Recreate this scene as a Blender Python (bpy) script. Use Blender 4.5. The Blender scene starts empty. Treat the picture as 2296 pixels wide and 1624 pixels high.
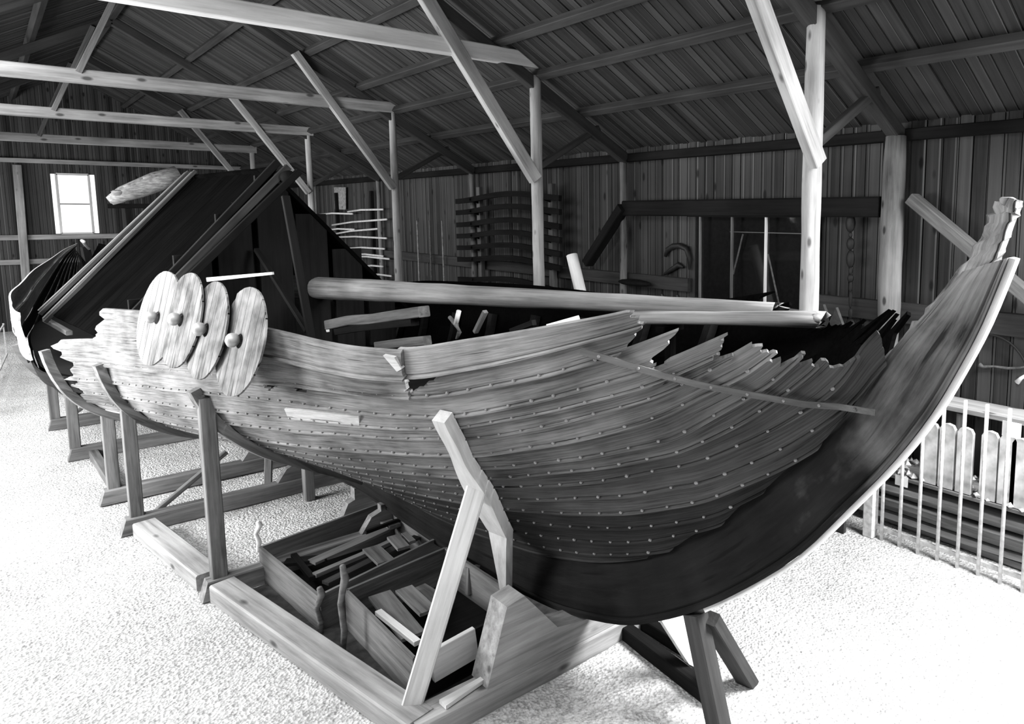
import bpy, bmesh, math, random
import numpy as np
from mathutils import Vector, Matrix, noise
random.seed(7)
V=Vector
SC=bpy.context.scene
COL=SC.collection
# ---------------------------------------------------------------- camera (wide plate camera on a raised spot)
F=1602.;PX=1462.;PY=665.;H=3.8
PIT=math.atan(190/1602.);YAW=math.radians(43.14)
FW=V((math.sin(YAW)*math.cos(PIT),math.cos(YAW)*math.cos(PIT),-math.sin(PIT)))
RT=V((math.cos(YAW),-math.sin(YAW),0))
UP=V((math.sin(YAW)*math.sin(PIT),math.cos(YAW)*math.sin(PIT),math.cos(PIT)))
def at(x,y,X=None,Y=None,Z=None):
    r=FW+RT*((x-PX)/F)+UP*((PY-y)/F)
    t=X/r.x if X is not None else (Y/r.y if Y is not None else (Z-H)/r.z)
    return V((r.x*t,r.y*t,H+r.z*t))
cd=bpy.data.cameras.new('camera');cam=bpy.data.objects.new('camera',cd);COL.objects.link(cam)
cam.location=(0,0,H);cam.rotation_euler=(math.pi/2-PIT,0,-YAW)
cd.sensor_width=36;cd.sensor_fit='HORIZONTAL';cd.lens=36*F/2296
cd.shift_x=-(PX-1148)/2296;cd.shift_y=(PY-812)/2296
cd.clip_start=.05;cd.clip_end=300
SC.camera=cam
SC.view_settings.view_transform='Standard';SC.view_settings.look='None';SC.view_settings.gamma=1
SC.view_settings.use_curve_mapping=False;SC.view_settings.exposure=0.0
# ---------------------------------------------------------------- materials
def new_mat(name):
    m=bpy.data.materials.new(name);m.use_nodes=True;nt=m.node_tree;nt.nodes.clear()
    o=nt.nodes.new('ShaderNodeOutputMaterial');b=nt.nodes.new('ShaderNodeBsdfPrincipled')
    nt.links.new(b.outputs[0],o.inputs[0]);return m,nt,b
def wood(name,lo,hi,grain=(1.2,26,26),rough=.75,coord='Object',board=None,stain=.45,stain_scale=.9,bump=.35,spec=.25,knots=0,cracks=.35,bvar=.5,edgev=0):
    """grey timber: grain streaks along the first axis, worn patches, optional boards (axis,width), knots"""
    m,nt,b=new_mat(name);N=nt.nodes;L=nt.links
    tc=N.new('ShaderNodeTexCoord');src=tc.outputs[coord]
    mp=N.new('ShaderNodeMapping');mp.inputs['Scale'].default_value=grain;L.new(src,mp.inputs[0])
    oi=N.new('ShaderNodeObjectInfo')
    add=N.new('ShaderNodeVectorMath');add.operation='ADD'
    cx=N.new('ShaderNodeCombineXYZ');mr=N.new('ShaderNodeMath');mr.operation='MULTIPLY';mr.inputs[1].default_value=37.0
    L.new(oi.outputs['Random'],mr.inputs[0])
    for i in range(3):L.new(mr.outputs[0],cx.inputs[i])
    L.new(mp.outputs[0],add.inputs[0]);L.new(cx.outputs[0],add.inputs[1])
    n1=N.new('ShaderNodeTexNoise');n1.inputs['Scale'].default_value=1;n1.inputs['Detail'].default_value=6;n1.inputs['Roughness'].default_value=.65
    L.new(add.outputs[0],n1.inputs['Vector'])
    n2=N.new('ShaderNodeTexNoise');n2.inputs['Scale'].default_value=stain_scale;n2.inputs['Detail'].default_value=4
    ad2=N.new('ShaderNodeVectorMath');ad2.operation='ADD';L.new(src,ad2.inputs[0]);L.new(cx.outputs[0],ad2.inputs[1]);L.new(ad2.outputs[0],n2.inputs['Vector'])
    r1=N.new('ShaderNodeMapRange');r1.inputs[1].default_value=.32;r1.inputs[2].default_value=.68;L.new(n1.outputs[0],r1.inputs[0])
    r2=N.new('ShaderNodeMapRange');r2.inputs[1].default_value=.35;r2.inputs[2].default_value=.65;L.new(n2.outputs[0],r2.inputs[0])
    mx=N.new('ShaderNodeMix');mx.inputs[0].default_value=stain;L.new(r1.outputs[0],mx.inputs[2]);L.new(r2.outputs[0],mx.inputs[3])
    fac=mx.outputs[0]
    def math_(op,a,bv):
        q=N.new('ShaderNodeMath');q.operation=op
        for i,v in enumerate((a,bv)):
            if isinstance(v,(int,float)):q.inputs[i].default_value=v
            else:L.new(v,q.inputs[i])
        return q.outputs[0]
    gap=None
    if board:
        sx=N.new('ShaderNodeSeparateXYZ');L.new(src,sx.inputs[0])
        d=math_('DIVIDE',sx.outputs[board[0]],board[1]);fl=math_('FLOOR',d,0)
        wn=N.new('ShaderNodeTexWhiteNoise');wn.noise_dimensions='1D';L.new(fl,wn.inputs['W'])
        mv=N.new('ShaderNodeMix');mv.inputs[0].default_value=bvar;L.new(fac,mv.inputs[2]);L.new(wn.outputs[0],mv.inputs[3]);fac=mv.outputs[0]
        fr=math_('FRACT',d,0);g=math_('LESS_THAN',fr,.05);gap=g
        w2=N.new('ShaderNodeTexWhiteNoise');w2.noise_dimensions='1D';L.new(math_('ADD',fl,57.3),w2.inputs['W'])
        e1=math_('MULTIPLY',math_('GREATER_THAN',fr,.05),math_('LESS_THAN',fr,.17));edge=math_('MULTIPLY',e1,math_('MULTIPLY',w2.outputs[0],edgev))  # pale strips on some board edges, light leaks put into the colour
    cr=N.new('ShaderNodeMix');cr.data_type='RGBA'
    cr.inputs[6].default_value=(lo,lo,lo,1);cr.inputs[7].default_value=(hi,hi,hi,1);L.new(fac,cr.inputs[0]);col=cr.outputs[2]
    # fine dark cracks
    mp3=N.new('ShaderNodeMapping');mp3.inputs['Scale'].default_value=(grain[0]*.5,grain[1]*1.1,grain[2]*1.1);L.new(src,mp3.inputs[0])
    n3=N.new('ShaderNodeTexNoise');n3.inputs['Scale'].default_value=1.3;n3.inputs['Detail'].default_value=2;L.new(mp3.outputs[0],n3.inputs['Vector'])
    r3=N.new('ShaderNodeMapRange');r3.inputs[1].default_value=.36;r3.inputs[2].default_value=.30;r3.inputs[3].default_value=0;r3.inputs[4].default_value=cracks;L.new(n3.outputs[0],r3.inputs[0])
    def dark(colr,f,v):
        k=N.new('ShaderNodeMix');k.data_type='RGBA';L.new(f,k.inputs[0]);L.new(colr,k.inputs[6]);k.inputs[7].default_value=(v,v,v,1);return k.outputs[2]
    col=dark(col,r3.outputs[0],lo*.3)
    if gap is not None:
        if edgev:col=dark(col,edge,hi*1.9)
        col=dark(col,gap,lo*.25)
    if knots:
        vo=N.new('ShaderNodeTexVoronoi');vo.inputs['Scale'].default_value=1
        mk=N.new('ShaderNodeMapping');mk.inputs['Scale'].default_value=(knots*.7,knots*1.6,knots*1.6);L.new(src,mk.inputs[0]);L.new(mk.outputs[0],vo.inputs['Vector'])
        rk=N.new('ShaderNodeMapRange');rk.inputs[1].default_value=.17;rk.inputs[2].default_value=.09;rk.inputs[3].default_value=0;rk.inputs[4].default_value=.85;L.new(vo.outputs['Distance'],rk.inputs[0])
        col=dark(col,rk.outputs[0],lo*.35)
    L.new(col,b.inputs['Base Color']);b.inputs['Roughness'].default_value=rough
    b.inputs['Specular IOR Level'].default_value=spec
    bm_=N.new('ShaderNodeBump');bm_.inputs['Strength'].default_value=bump;bm_.inputs['Distance'].default_value=.012
    L.new(n1.outputs[0],bm_.inputs['Height']);L.new(bm_.outputs[0],b.inputs['Normal'])
    return m
def plain(name,v,rough=.6,metal=0,nz=.25,scale=20):
    m,nt,b=new_mat(name);N=nt.nodes;L=nt.links
    tc=N.new('ShaderNodeTexCoord');n=N.new('ShaderNodeTexNoise');n.inputs['Scale'].default_value=scale;n.inputs['Detail'].default_value=4;L.new(tc.outputs['Object'],n.inputs['Vector'])
    r=N.new('ShaderNodeMapRange');r.inputs[1].default_value=.3;r.inputs[2].default_value=.7;r.inputs[3].default_value=v*(1-nz);r.inputs[4].default_value=v*(1+nz);L.new(n.outputs[0],r.inputs[0])
    c=N.new('ShaderNodeCombineColor')
    for i in range(3):L.new(r.outputs[0],c.inputs[i])
    L.new(c.outputs[0],b.inputs['Base Color']);b.inputs['Roughness'].default_value=rough;b.inputs['Metallic'].default_value=metal
    bp=N.new('ShaderNodeBump');bp.inputs['Strength'].default_value=.3;bp.inputs['Distance'].default_value=.01;L.new(n.outputs[0],bp.inputs['Height']);L.new(bp.outputs[0],b.inputs['Normal'])
    return m
def gravel():
    m,nt,b=new_mat('gravel');N=nt.nodes;L=nt.links
    tc=N.new('ShaderNodeTexCoord')
    a=N.new('ShaderNodeTexNoise');a.inputs['Scale'].default_value=26;a.inputs['Detail'].default_value=8;a.inputs['Roughness'].default_value=.7;L.new(tc.outputs['Object'],a.inputs['Vector'])
    c=N.new('ShaderNodeTexNoise');c.inputs['Scale'].default_value=.9;c.inputs['Detail'].default_value=5;L.new(tc.outputs['Object'],c.inputs['Vector'])
    v=N.new('ShaderNodeTexVoronoi');v.inputs['Scale'].default_value=38;L.new(tc.outputs['Object'],v.inputs['Vector'])
    r=N.new('ShaderNodeMapRange');r.inputs[1].default_value=.36;r.inputs[2].default_value=.56;r.inputs[3].default_value=.34;r.inputs[4].default_value=.72;L.new(a.outputs[0],r.inputs[0])
    r2=N.new('ShaderNodeMapRange');r2.inputs[1].default_value=.3;r2.inputs[2].default_value=.7;r2.inputs[3].default_value=.8;r2.inputs[4].default_value=1.15;L.new(c.outputs[0],r2.inputs[0])
    k=N.new('ShaderNodeMath');k.operation='MULTIPLY';L.new(r.outputs[0],k.inputs[0]);L.new(r2.outputs[0],k.inputs[1])
    cc=N.new('ShaderNodeCombineColor')
    for i in range(3):L.new(k.outputs[0],cc.inputs[i])
    L.new(cc.outputs[0],b.inputs['Base Color']);b.inputs['Roughness'].default_value=.95;b.inputs['Specular IOR Level'].default_value=.1
    s=N.new('ShaderNodeMath');s.operation='ADD';L.new(a.outputs[0],s.inputs[0]);L.new(v.outputs['Distance'],s.inputs[1])
    bp=N.new('ShaderNodeBump');bp.inputs['Strength'].default_value=.8;bp.inputs['Distance'].default_value=.03;L.new(s.outputs[0],bp.inputs['Height']);L.new(bp.outputs[0],b.inputs['Normal'])
    return m
def glass():
    m=bpy.data.materials.new('window_glass');m.use_nodes=True;nt=m.node_tree;nt.nodes.clear();N=nt.nodes
    o=N.new('ShaderNodeOutputMaterial');t=N.new('ShaderNodeBsdfTransparent');t.inputs[0].default_value=(.93,.93,.93,1)
    g=N.new('ShaderNodeBsdfGlossy');g.inputs['Roughness'].default_value=.05;x=N.new('ShaderNodeMixShader');x.inputs[0].default_value=.06
    nt.links.new(t.outputs[0],x.inputs[1]);nt.links.new(g.outputs[0],x.inputs[2]);nt.links.new(x.outputs[0],o.inputs[0]);return m
M=dict(
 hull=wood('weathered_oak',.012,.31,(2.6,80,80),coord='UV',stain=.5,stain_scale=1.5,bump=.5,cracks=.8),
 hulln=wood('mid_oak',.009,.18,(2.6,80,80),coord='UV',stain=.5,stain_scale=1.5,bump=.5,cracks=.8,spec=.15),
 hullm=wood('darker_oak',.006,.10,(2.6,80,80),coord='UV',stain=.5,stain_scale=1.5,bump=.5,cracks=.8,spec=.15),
 hullk=wood('lower_tarred_oak',.003,.04,(2.6,80,80),coord='UV',stain=.5,stain_scale=1.2,bump=.5,cracks=.8,spec=.1),  # lower planking, shade under the hull put into its colour
 hulld=wood('tarred_oak',.004,.018,(1.6,30,30),coord='UV',stain=.4,bump=.4,spec=.1),  # after body and keel, darkened by shade put into the colour
 hulll=wood('bleached_oak',.30,.7,(2.6,60,60),coord='UV',stain=.3,bump=.4,cracks=.3),
 stem=wood('stem_oak',.05,.24,(1.5,22,22),coord='Object',stain=.45,stain_scale=1.5,bump=.4),
 shield=wood('shield_wood',.002,.32,(2.4,24,24),coord='Object',board=(1,.13),bvar=.15,stain=.62,stain_scale=5,bump=.5,cracks=.95),
 post=wood('peeled_log',.16,.5,(.8,10,10),knots=3.2,stain=.4,cracks=.3),
 soot=wood('charred_board',.0012,.0045,(1,30,30),spec=0,rough=1,bump=.2),  # near-black: deep shade of far side and chamber put into the colour
 postd=wood('knotty_log',.03,.27,(.8,10,10),knots=3.4,stain=.4,cracks=.5),
 beam=wood('sawn_beam',.10,.42,(.8,14,14),knots=2.6,stain=.35,cracks=.35),
 beamd=wood('dark_beam',.012,.055,(.8,14,14),stain=.4),
 roof=wood('roof_board',.005,.07,(.5,18,18),edgev=.7,board=(1,.13),bvar=.55,stain=.3),
 wall=wood('wall_board',.003,.08,(.45,16,16),edgev=.8,board=(1,.19),bvar=.55,knots=2.6,stain=.3),
 dark=wood('dark_old_wood',.003,.013,(1,18,18),spec=.08),
 mid=wood('grey_old_wood',.04,.2,(1.2,20,20),stain=.4),
 cradle=wood('cradle_timber',.04,.30,(1,16,16),stain=.35),
 pale=wood('pale_timber',.45,.8,(1,14,14),stain=.3,cracks=.2),
 spar=wood('spar_pine',.05,.33,(.6,18,18),stain=.35,cracks=.5),
 gravel=gravel(),iron=plain('rusted_iron',.012,.6,.3),rivet=plain('rivet_iron',.22,.5,.2),boss=plain('shield_boss_iron',.42,.5,.3),
 zinc=plain('box_side',.18,.6,.1),paint=plain('white_paint',.8,.7),card=plain('card',.85,.8,0,.05),rail=plain('grey_painted_bar',.62,.6),
 bark=wood('bark',.1,.75,(5,22,22),stain=.3,bump=1),glass=glass(),canvas=plain('pale_wood_stave',.5,.8,0,.4,6))
# ---------------------------------------------------------------- object helpers
def mw(o):
    b=o.matrix_basis if not o.parent else o.matrix_parent_inverse@o.matrix_basis
    return b if not o.parent else mw(o.parent)@b
def adopt(o,p):
    if p is not None:
        o.parent=p;o.matrix_parent_inverse=mw(p).inverted()
def tag(o,label=None,cat=None,group=None,kind=None):
    if label:o['label']=label
    if cat:o['category']=cat
    if group:o['group']=group
    if kind:o['kind']=kind
    return o
def thing(name,label,cat,loc=(0,0,0),group=None):
    o=bpy.data.objects.new(name,None);o.empty_display_size=.1;COL.objects.link(o);o.location=loc
    return tag(o,label,cat,group)
def mesh(name,vs,fs,mat,parent=None,mtx=None,smooth=False,uv=None):
    me=bpy.data.meshes.new(name);me.from_pydata([tuple(v) for v in vs],[],fs);me.update()
    if uv is not None:
        l=me.uv_layers.new(name='UVMap')
        for poly in me.polygons:
            for li in poly.loop_indices:
                l.data[li].uv=uv[me.loops[li].vertex_index]
    bm=bmesh.new();bm.from_mesh(me);bmesh.ops.recalc_face_normals(bm,faces=bm.faces);bm.to_mesh(me);bm.free()
    for p in me.polygons:p.use_smooth=smooth
    me.materials.append(M[mat] if isinstance(mat,str) else mat)
    o=bpy.data.objects.new(name,me);COL.objects.link(o)
    if mtx is not None:o.matrix_basis=mtx
    adopt(o,parent);return o
def frame(p0,p1,up=(0,0,1)):
    p0=V(p0);p1=V(p1);x=(p1-p0).normalized();u=V(up)
    if abs(x.dot(u))>.95:u=V((0,1,0)) if abs(x.y)<.9 else V((1,0,0))
    y=u.cross(x).normalized();z=x.cross(y)
    m=Matrix(((x.x,y.x,z.x,p0.x),(x.y,y.y,z.y,p0.y),(x.z,y.z,z.z,p0.z),(0,0,0,1)));return m,(p1-p0).length
def timber(name,p0,p1,w,h,mat='beam',parent=None,up=(0,0,1),w1=None,h1=None,cut=(0,0),wob=.0,ch=.08):
    """squared timber with chamfered edges from p0 to p1; local X runs along it"""
    m,L=frame(p0,p1,up);vs=[];fs=[];w1=w1 or w;h1=h1 or h
    n=max(2,int(L/.5)+1) if wob else 2;k=8
    for i in range(n):
        t=i/(n-1);a=w+(w1-w)*t;b=h+(h1-h)*t;c=min(a,b)*ch
        ox=random.uniform(-wob,wob);oz=random.uniform(-wob,wob)
        pts=[(a/2,b/2-c),(a/2-c,b/2),(-a/2+c,b/2),(-a/2,b/2-c),(-a/2,-b/2+c),(-a/2+c,-b/2),(a/2-c,-b/2),(a/2,-b/2+c)]
        for y,z in pts:
            xx=L*t+(cut[0]*z if i==0 else (cut[1]*z if i==n-1 else 0))
            vs.append((xx,y+ox,z+oz))
    for i in range(n-1):
        for j in range(k):fs.append((i*k+j,i*k+(j+1)%k,(i+1)*k+(j+1)%k,(i+1)*k+j))
    fs.append(tuple(range(k)));fs.append(tuple((n-1)*k+j for j in range(k)))
    return mesh(name,vs,fs,mat,parent,m)
def log(name,p0,p1,r0,r1,mat='post',parent=None,k=16,rough=.05,bend=0,n=None,cap=True,rag=0):
    m,L=frame(p0,p1);n=n or max(3,int(L/.25)+1);vs=[];fs=[];sd=random.random()*50
    for i in range(n):
        t=i/(n-1);r=r0+(r1-r0)*t
        for j in range(k):
            a=2*math.pi*j/k;q=1+rough*noise.noise(V((t*L*1.5+sd,math.cos(a)*1.2,math.sin(a)*1.2)))*2
            x=L*t
            if rag and i==n-1:x+=rag*noise.noise(V((sd,math.cos(a)*4,math.sin(a)*4)))
            vs.append((x,math.cos(a)*r*q,math.sin(a)*r*q+bend*math.sin(math.pi*t)))
    for i in range(n-1):
        for j in range(k):fs.append((i*k+j,i*k+(j+1)%k,(i+1)*k+(j+1)%k,(i+1)*k+j))
    fs.append(tuple(range(k)));fs.append(tuple((n-1)*k+j for j in range(k)))
    return mesh(name,vs,fs,mat,parent,m,smooth=True)
def prism(name,pts,vec,mat,parent=None,mtx=None):
    n=len(pts);vec=V(vec);vs=[V(p) for p in pts]+[V(p)+vec for p in pts]
    fs=[tuple(range(n)),tuple(range(2*n-1,n-1,-1))]+[(i,(i+1)%n,(i+1)%n+n,i+n) for i in range(n)]
    c=sum(vs,V())/len(vs)
    if mtx is None:
        mtx=Matrix.Translation(c);vs=[v-c for v in vs]
    return mesh(name,vs,fs,mat,parent,mtx)
def tube(name,pts,r,mat,parent=None,k=8,closed=False):
    pts=[V(p) for p in pts];c=sum(pts,V())/len(pts);pts=[p-c for p in pts];n=len(pts);vs=[];fs=[]
    rr=r if isinstance(r,(list,tuple)) else [r]*n;ref=V((.3,.2,.93)).normalized()
    for i,p in enumerate(pts):
        a=pts[(i+1)%n] if (closed or i<n-1) else p;b=pts[i-1] if (closed or i>0) else p
        d=(a-b).normalized();u=d.cross(ref).normalized();w=d.cross(u)
        for j in range(k):
            an=2*math.pi*j/k;vs.append(p+(u*math.cos(an)+w*math.sin(an))*rr[i])
    for i in range(n if closed else n-1):
        for j in range(k):
            i2=(i+1)%n;fs.append((i*k+j,i*k+(j+1)%k,i2*k+(j+1)%k,i2*k+j))
    if not closed:fs.append(tuple(range(k)));fs.append(tuple((n-1)*k+j for j in range(k)))
    return mesh(name,vs,fs,mat,parent,Matrix.Translation(c),smooth=True)
def ball(name,c,r,mat,parent=None,sc=(1,1,1),rough=0,seg=14):
    bm=bmesh.new();bmesh.ops.create_uvsphere(bm,u_segments=seg,v_segments=seg//2+1,radius=r)
    for v in bm.verts:
        q=1+rough*noise.noise(v.co*(1.5/r)+V(c)*3)
        v.co=V((v.co.x*sc[0],v.co.y*sc[1],v.co.z*sc[2]))*q
    me=bpy.data.meshes.new(name);bm.to_mesh(me);bm.free()
    for p in me.polygons:p.use_smooth=True
    me.materials.append(M[mat]);o=bpy.data.objects.new(name,me);COL.objects.link(o);o.matrix_basis=Matrix.Translation(V(c));adopt(o,parent);return o
def boards(name,spans,mat,mtx,t=.03,gap=.012,kind='structure',jit=.012):
    """a skin of parallel boards in local frame: board i runs along local X from a to b at local y0..y1"""
    vs=[];fs=[]
    for (a,b,y0,y1) in spans:
        z=random.uniform(0,jit);i=len(vs);y0+=gap/2;y1-=gap/2
        for x in (a,b):
            for y,zz in ((y0,z),(y1,z+random.uniform(-.003,.003)),(y1,z+t),(y0,z+t)):vs.append((x,y,zz))
        fs+=[(i,i+1,i+2,i+3),(i+4,i+7,i+6,i+5),(i,i+4,i+5,i+1),(i+1,i+5,i+6,i+2),(i+2,i+6,i+7,i+3),(i+3,i+7,i+4,i)]
    # thin backing so that no light leaks between boards
    ys=[s[2] for s in spans]+[s[3] for s in spans]
    for (a,b,y0,y1) in spans:
        i=len(vs)
        for x in (a,b):
            for y in (y0,y1):vs.append((x,y,t+.02))
        fs.append((i,i+1,i+3,i+2))
    o=mesh(name,vs,fs,mat,None,mtx);tag(o,kind=kind);return o
# ================================================================= SETTING
XR,XL,YE,YN=8.5,-3.5,30.6,-3.2     # right wall, left wall, far end, near end
RX,RZ,SL=2.5,8.26,.56              # ridge and roof slope
def rz(x,off=0):return RZ-SL*abs(x-RX)-off
def mat_axes(o,x,y,z):return Matrix(((x[0],y[0],z[0],o[0]),(x[1],y[1],z[1],o[1]),(x[2],y[2],z[2],o[2]),(0,0,0,1)))
# floor: uneven trodden gravel
def floor():
    nx,ny=150,300;vs=[];fs=[]
    for i in range(nx+1):
        for j in range(ny+1):
            x=XL-.4+(XR-XL+.8)*i/nx;y=YN-.4+(YE-YN+.8)*j/ny
            z=.02*noise.noise(V((x*1.1,y*1.1,0)))+.008*noise.noise(V((x*5,y*5,3)))-.012
            vs.append((x,y,z))
    for i in range(nx):
        for j in range(ny):
            a=i*(ny+1)+j;fs.append((a,a+1,a+ny+2,a+ny+1))
    tag(mesh('floor',vs,fs,'gravel',smooth=True),kind='structure')
floor()
sv=[];sf=[]
for i in range(41):
    for j in range(41):
        x=1.45+2.9*i/40;y=4.75+3.05*j/40;x+=max(0,(7.8-y))*.18*(1-i/40);e=min(i,40-i,j,40-j)
        sv.append((x,y,.016+.012*noise.noise(V((x*6,y*6,1)))+(.012 if e>0 else -.03)))
for i in range(40):
    for j in range(40):a=i*41+j;sf.append((a,a+1,a+42,a+41))
M['soil']=plain('damp_soil',.02,.95,0,.7,14)  # much darker than the gravel around it
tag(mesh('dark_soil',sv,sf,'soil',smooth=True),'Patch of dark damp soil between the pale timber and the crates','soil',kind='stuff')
# right wall (vertical boards)
sp=[];y=YN
while y<YE:
    w=random.choice((.17,.19,.19,.21));sp.append((-.1,rz(XR)+.05,y,min(y+w,YE)));y+=w
boards('wall_right',sp,'wall',mat_axes((XR,0,0),(0,0,1),(0,1,0),(1,0,0)))
# far end wall with window opening
wa=at(125,390,Y=YE);wb=at(210,523,Y=YE)
WX0,WX1,WZ0,WZ1=wa.x,wb.x,wb.z,wa.z
sp=[];x=XL
while x<XR:
    w=.19;x1=min(x+w,XR);top=rz((x+x1)/2)+.05
    if x1>WX0 and x<WX1:
        sp+= [(-.1,WZ0,x,x1),(WZ1,top,x,x1)]
    else:sp.append((-.1,top,x,x1))
    x+=w
boards('wall_far',sp,'wall',mat_axes((0,YE,0),(0,0,1),(1,0,0),(0,1,0)))
# left wall with three large unseen windows, added to light the hull and end wall
LW=[(8.6,12.2),(14.5,18.0),(24.,28.)];LZ=(1.7,4.2)
sp=[];y=YN
while y<YE:
    y1=y+.2;h=rz(XL)+.05
    if any(y1>a and y<b for a,b in LW):sp+=[(-.1,LZ[0],y,y1),(LZ[1],h,y,y1)]
    else:sp.append((-.1,h,y,y1))
    y=y1
boards('wall_left',sp,'wall',mat_axes((XL,0,0),(0,0,1),(0,1,0),(-1,0,0)))
# near end wall; unseen doorway and gable opening added for their light
DW=(5.4,8.1);DH=3.2;GW=(.4,3.8,5.,6.6)
sp=[];x=XL
while x<XR:
    x1=min(x+.2,XR);top=rz((x+x1)/2)+.05
    if x1>DW[0] and x<DW[1]:sp.append((DH,top,x,x1))
    elif x1>GW[0] and x<GW[1]:sp+=[(-.1,GW[2],x,x1),(GW[3],top,x,x1)]
    else:sp.append((-.1,top,x,x1))
    x+=.2
boards('wall_near',sp,'wall',mat_axes((0,YN,0),(0,0,1),(1,0,0),(0,-1,0)))
# roof slopes (boards run down the slope)
cl=math.sqrt(1+SL*SL);ln=(XR+.3-RX)*cl
SKY={-1:(2.8,5.6,(.6,8.6),(12.,22.)),1:(3.4,5.9,(-2.6,1.1),)}   # skylight openings added for their light: distance down the slope, range along Y
for s in (1,-1):
    sp=[];y=YN-.3;u0,u1=SKY[s][:2]
    while y<YE+.3:
        if any(y+.13>v0 and y<v1 for v0,v1 in SKY[s][2:]):sp+=[(0,u0,y,y+.13),(u1,ln,y,y+.13)]
        else:sp.append((0,ln,y,y+.13))
        y+=.13
    d=(s/cl,0,-SL/cl);nrm=(s*SL/cl,0,1/cl)
    boards('ceiling',sp,'roof',mat_axes((RX,0,RZ),d,(0,1,0),nrm),t=.025,gap=.008,jit=.02)
    m_=mat_axes((RX,0,RZ),d,(0,1,0),nrm)
    for k_,(v0,v1) in enumerate(SKY[s][2:]):
        g=mesh('window_%d'%((2 if s>0 else 3)+k_),[(u0,v0,.02),(u1,v0,.02),(u1,v1,.02),(u0,v1,.02)],[(0,1,2,3)],'glass',None,m_);g['kind']='structure'  # pane of an added skylight
# window in the far wall
wn=thing('window_1','two-pane window in the far end wall','window',((WX0+WX1)/2,YE,WZ0));wn['kind']='structure';del wn['category']
for nm,a,b in (('window_frame',(WX0,WZ0),(WX1,WZ0)),('window_frame',(WX0,WZ1),(WX1,WZ1)),('window_frame',(WX0,WZ0),(WX0,WZ1)),('window_frame',(WX1,WZ0),(WX1,WZ1))):
    timber(nm,(a[0],YE,a[1]),(b[0],YE,b[1]),.07,.07,'pale',wn)
zm=(WZ0+WZ1)/2
timber('window_bar',(WX0,YE,zm),(WX1,YE,zm),.035,.035,'mid',wn)
for z0,z1 in ((WZ0,zm),(zm,WZ1)):
    mesh('pane',[(WX0,YE+.01,z0),(WX1,YE+.01,z0),(WX1,YE+.01,z1),(WX0,YE+.01,z1)],[(0,1,2,3)],'glass',wn)
# end wall post and rails
def S(o):return tag(o,kind='structure')
S(timber('trim_1',at(38,370,Y=YE-.12)*1,(.93,YE-.12,0),.22,.2,'beam'))
S(timber('trim_2',(XL,YE-.06,2.98),(XR,YE-.06,2.98),.08,.16,'beam'))
S(timber('trim_3',(XL,YE-.06,2.2),(XR,YE-.06,2.2),.08,.16,'beam'))
S(timber('trim_4',(XL,YE-.06,5.42),(XR,YE-.06,5.42),.1,.14,'beam'))
# right wall plate and rails
S(timber('trim_5',(XR-.08,YN,4.74),(XR-.08,YE,4.74),.14,.14,'dark'))
S(timber('trim_6',(XR-.06,YN,2.53),(XR-.06,5.6,2.53),.1,.26,'beamd'))
S(timber('trim_7',(XR-.06,8.1,2.60),(XR-.06,YE,2.60),.1,.22,'beamd'))
# ================================================================= ROOF FRAME
TY=[4.45,9.6,14.9,20.2,25.5];NM=['nearest','second','third','fourth','fifth']
pr=[.112,.10,.085,.085,.085]
for i,y in enumerate(TY):
    o=log('roof_post',(6.5,y,-.02),(6.5,y,rz(6.5)-.12),pr[i]*1.02,pr[i]*.86,'post',rough=.06)
    tag(o,'%s round peeled-log post of the row standing behind the ship'%NM[i].capitalize(),'post','round posts along the aisle')
    wr=[.15,.07,.07,.07,.07][i]
    o=log('wall_post',(XR-.13-wr*.5,y+.03,-.02),(XR-.13-wr*.5,y+.03,4.72),wr,wr*.9,'postd',rough=.12)
    tag(o,'%s knotty log post standing against the right-hand board wall'%NM[i].capitalize(),'post','log posts against the right wall')
    tz=[6.06,6.12,5.96,5.9,5.76][i]
    o=timber('tie_beam',(-1.7,y,tz),(6.62,y,tz),.17,.22,'pale' if i==1 else 'beam',wob=.004)
    tag(o,'%s horizontal tie beam crossing the shed under the roof'%NM[i].capitalize(),'beam','tie beams under the roof')
    for s in (1,-1):
        e=V((RX+s*(XR-.15-RX),y+.02,rz(XR-.15,.26)));a=V((RX+s*.02,y+.02,rz(RX,.26)))
        o=timber('rafter',a,e,.16,.18,'beamd')
        tag(o,'%s sloping rafter on the %s side of the roof'%(NM[i].capitalize(),'right' if s>0 else 'left'),'rafter','roof rafters')
    o=timber('knee_brace',(6.42,y-.12 if i==0 else y-.08,4.30),(4.62,y-.12 if i==0 else y-.08,rz(4.62,.28)),.20 if i<2 else .15,.12,'post' if i<2 else 'beam',up=(0,1,0))
    tag(o,'Slanting knee brace rising from the %s round post to its rafter'%NM[i],'brace','knee braces')
    o=timber('aisle_strut',(6.56,y,4.52),(7.75,y,5.2),.1,.1,'beamd')
    tag(o,'Short dark strut from the %s round post out to the wall-side rafter'%NM[i],'strut','wall-side struts')
    o=timber('left_post',(-1.5,y,-.02),(-1.5,y,rz(-1.5)-.14),.18,.18,'beam')
    tag(o,'%s post of the row on the far left of the shed'%NM[i].capitalize(),'post','left posts')
    o=timber('roof_strut',(1.35,y-.1,tz+.05),(2.15,y-.1,rz(2.15,.26)),.09,.08,'mid',up=(0,1,0))
    tag(o,'Short slanting strut under the ridge above the %s tie beam'%NM[i],'strut','struts under the ridge')
PL=[3.92,4.87,5.83,6.54,7.40]
PN=['closest to the ridge','second down from the ridge','third down from the ridge','fourth down, just above the round posts','lowest, just above the board wall']
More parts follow.
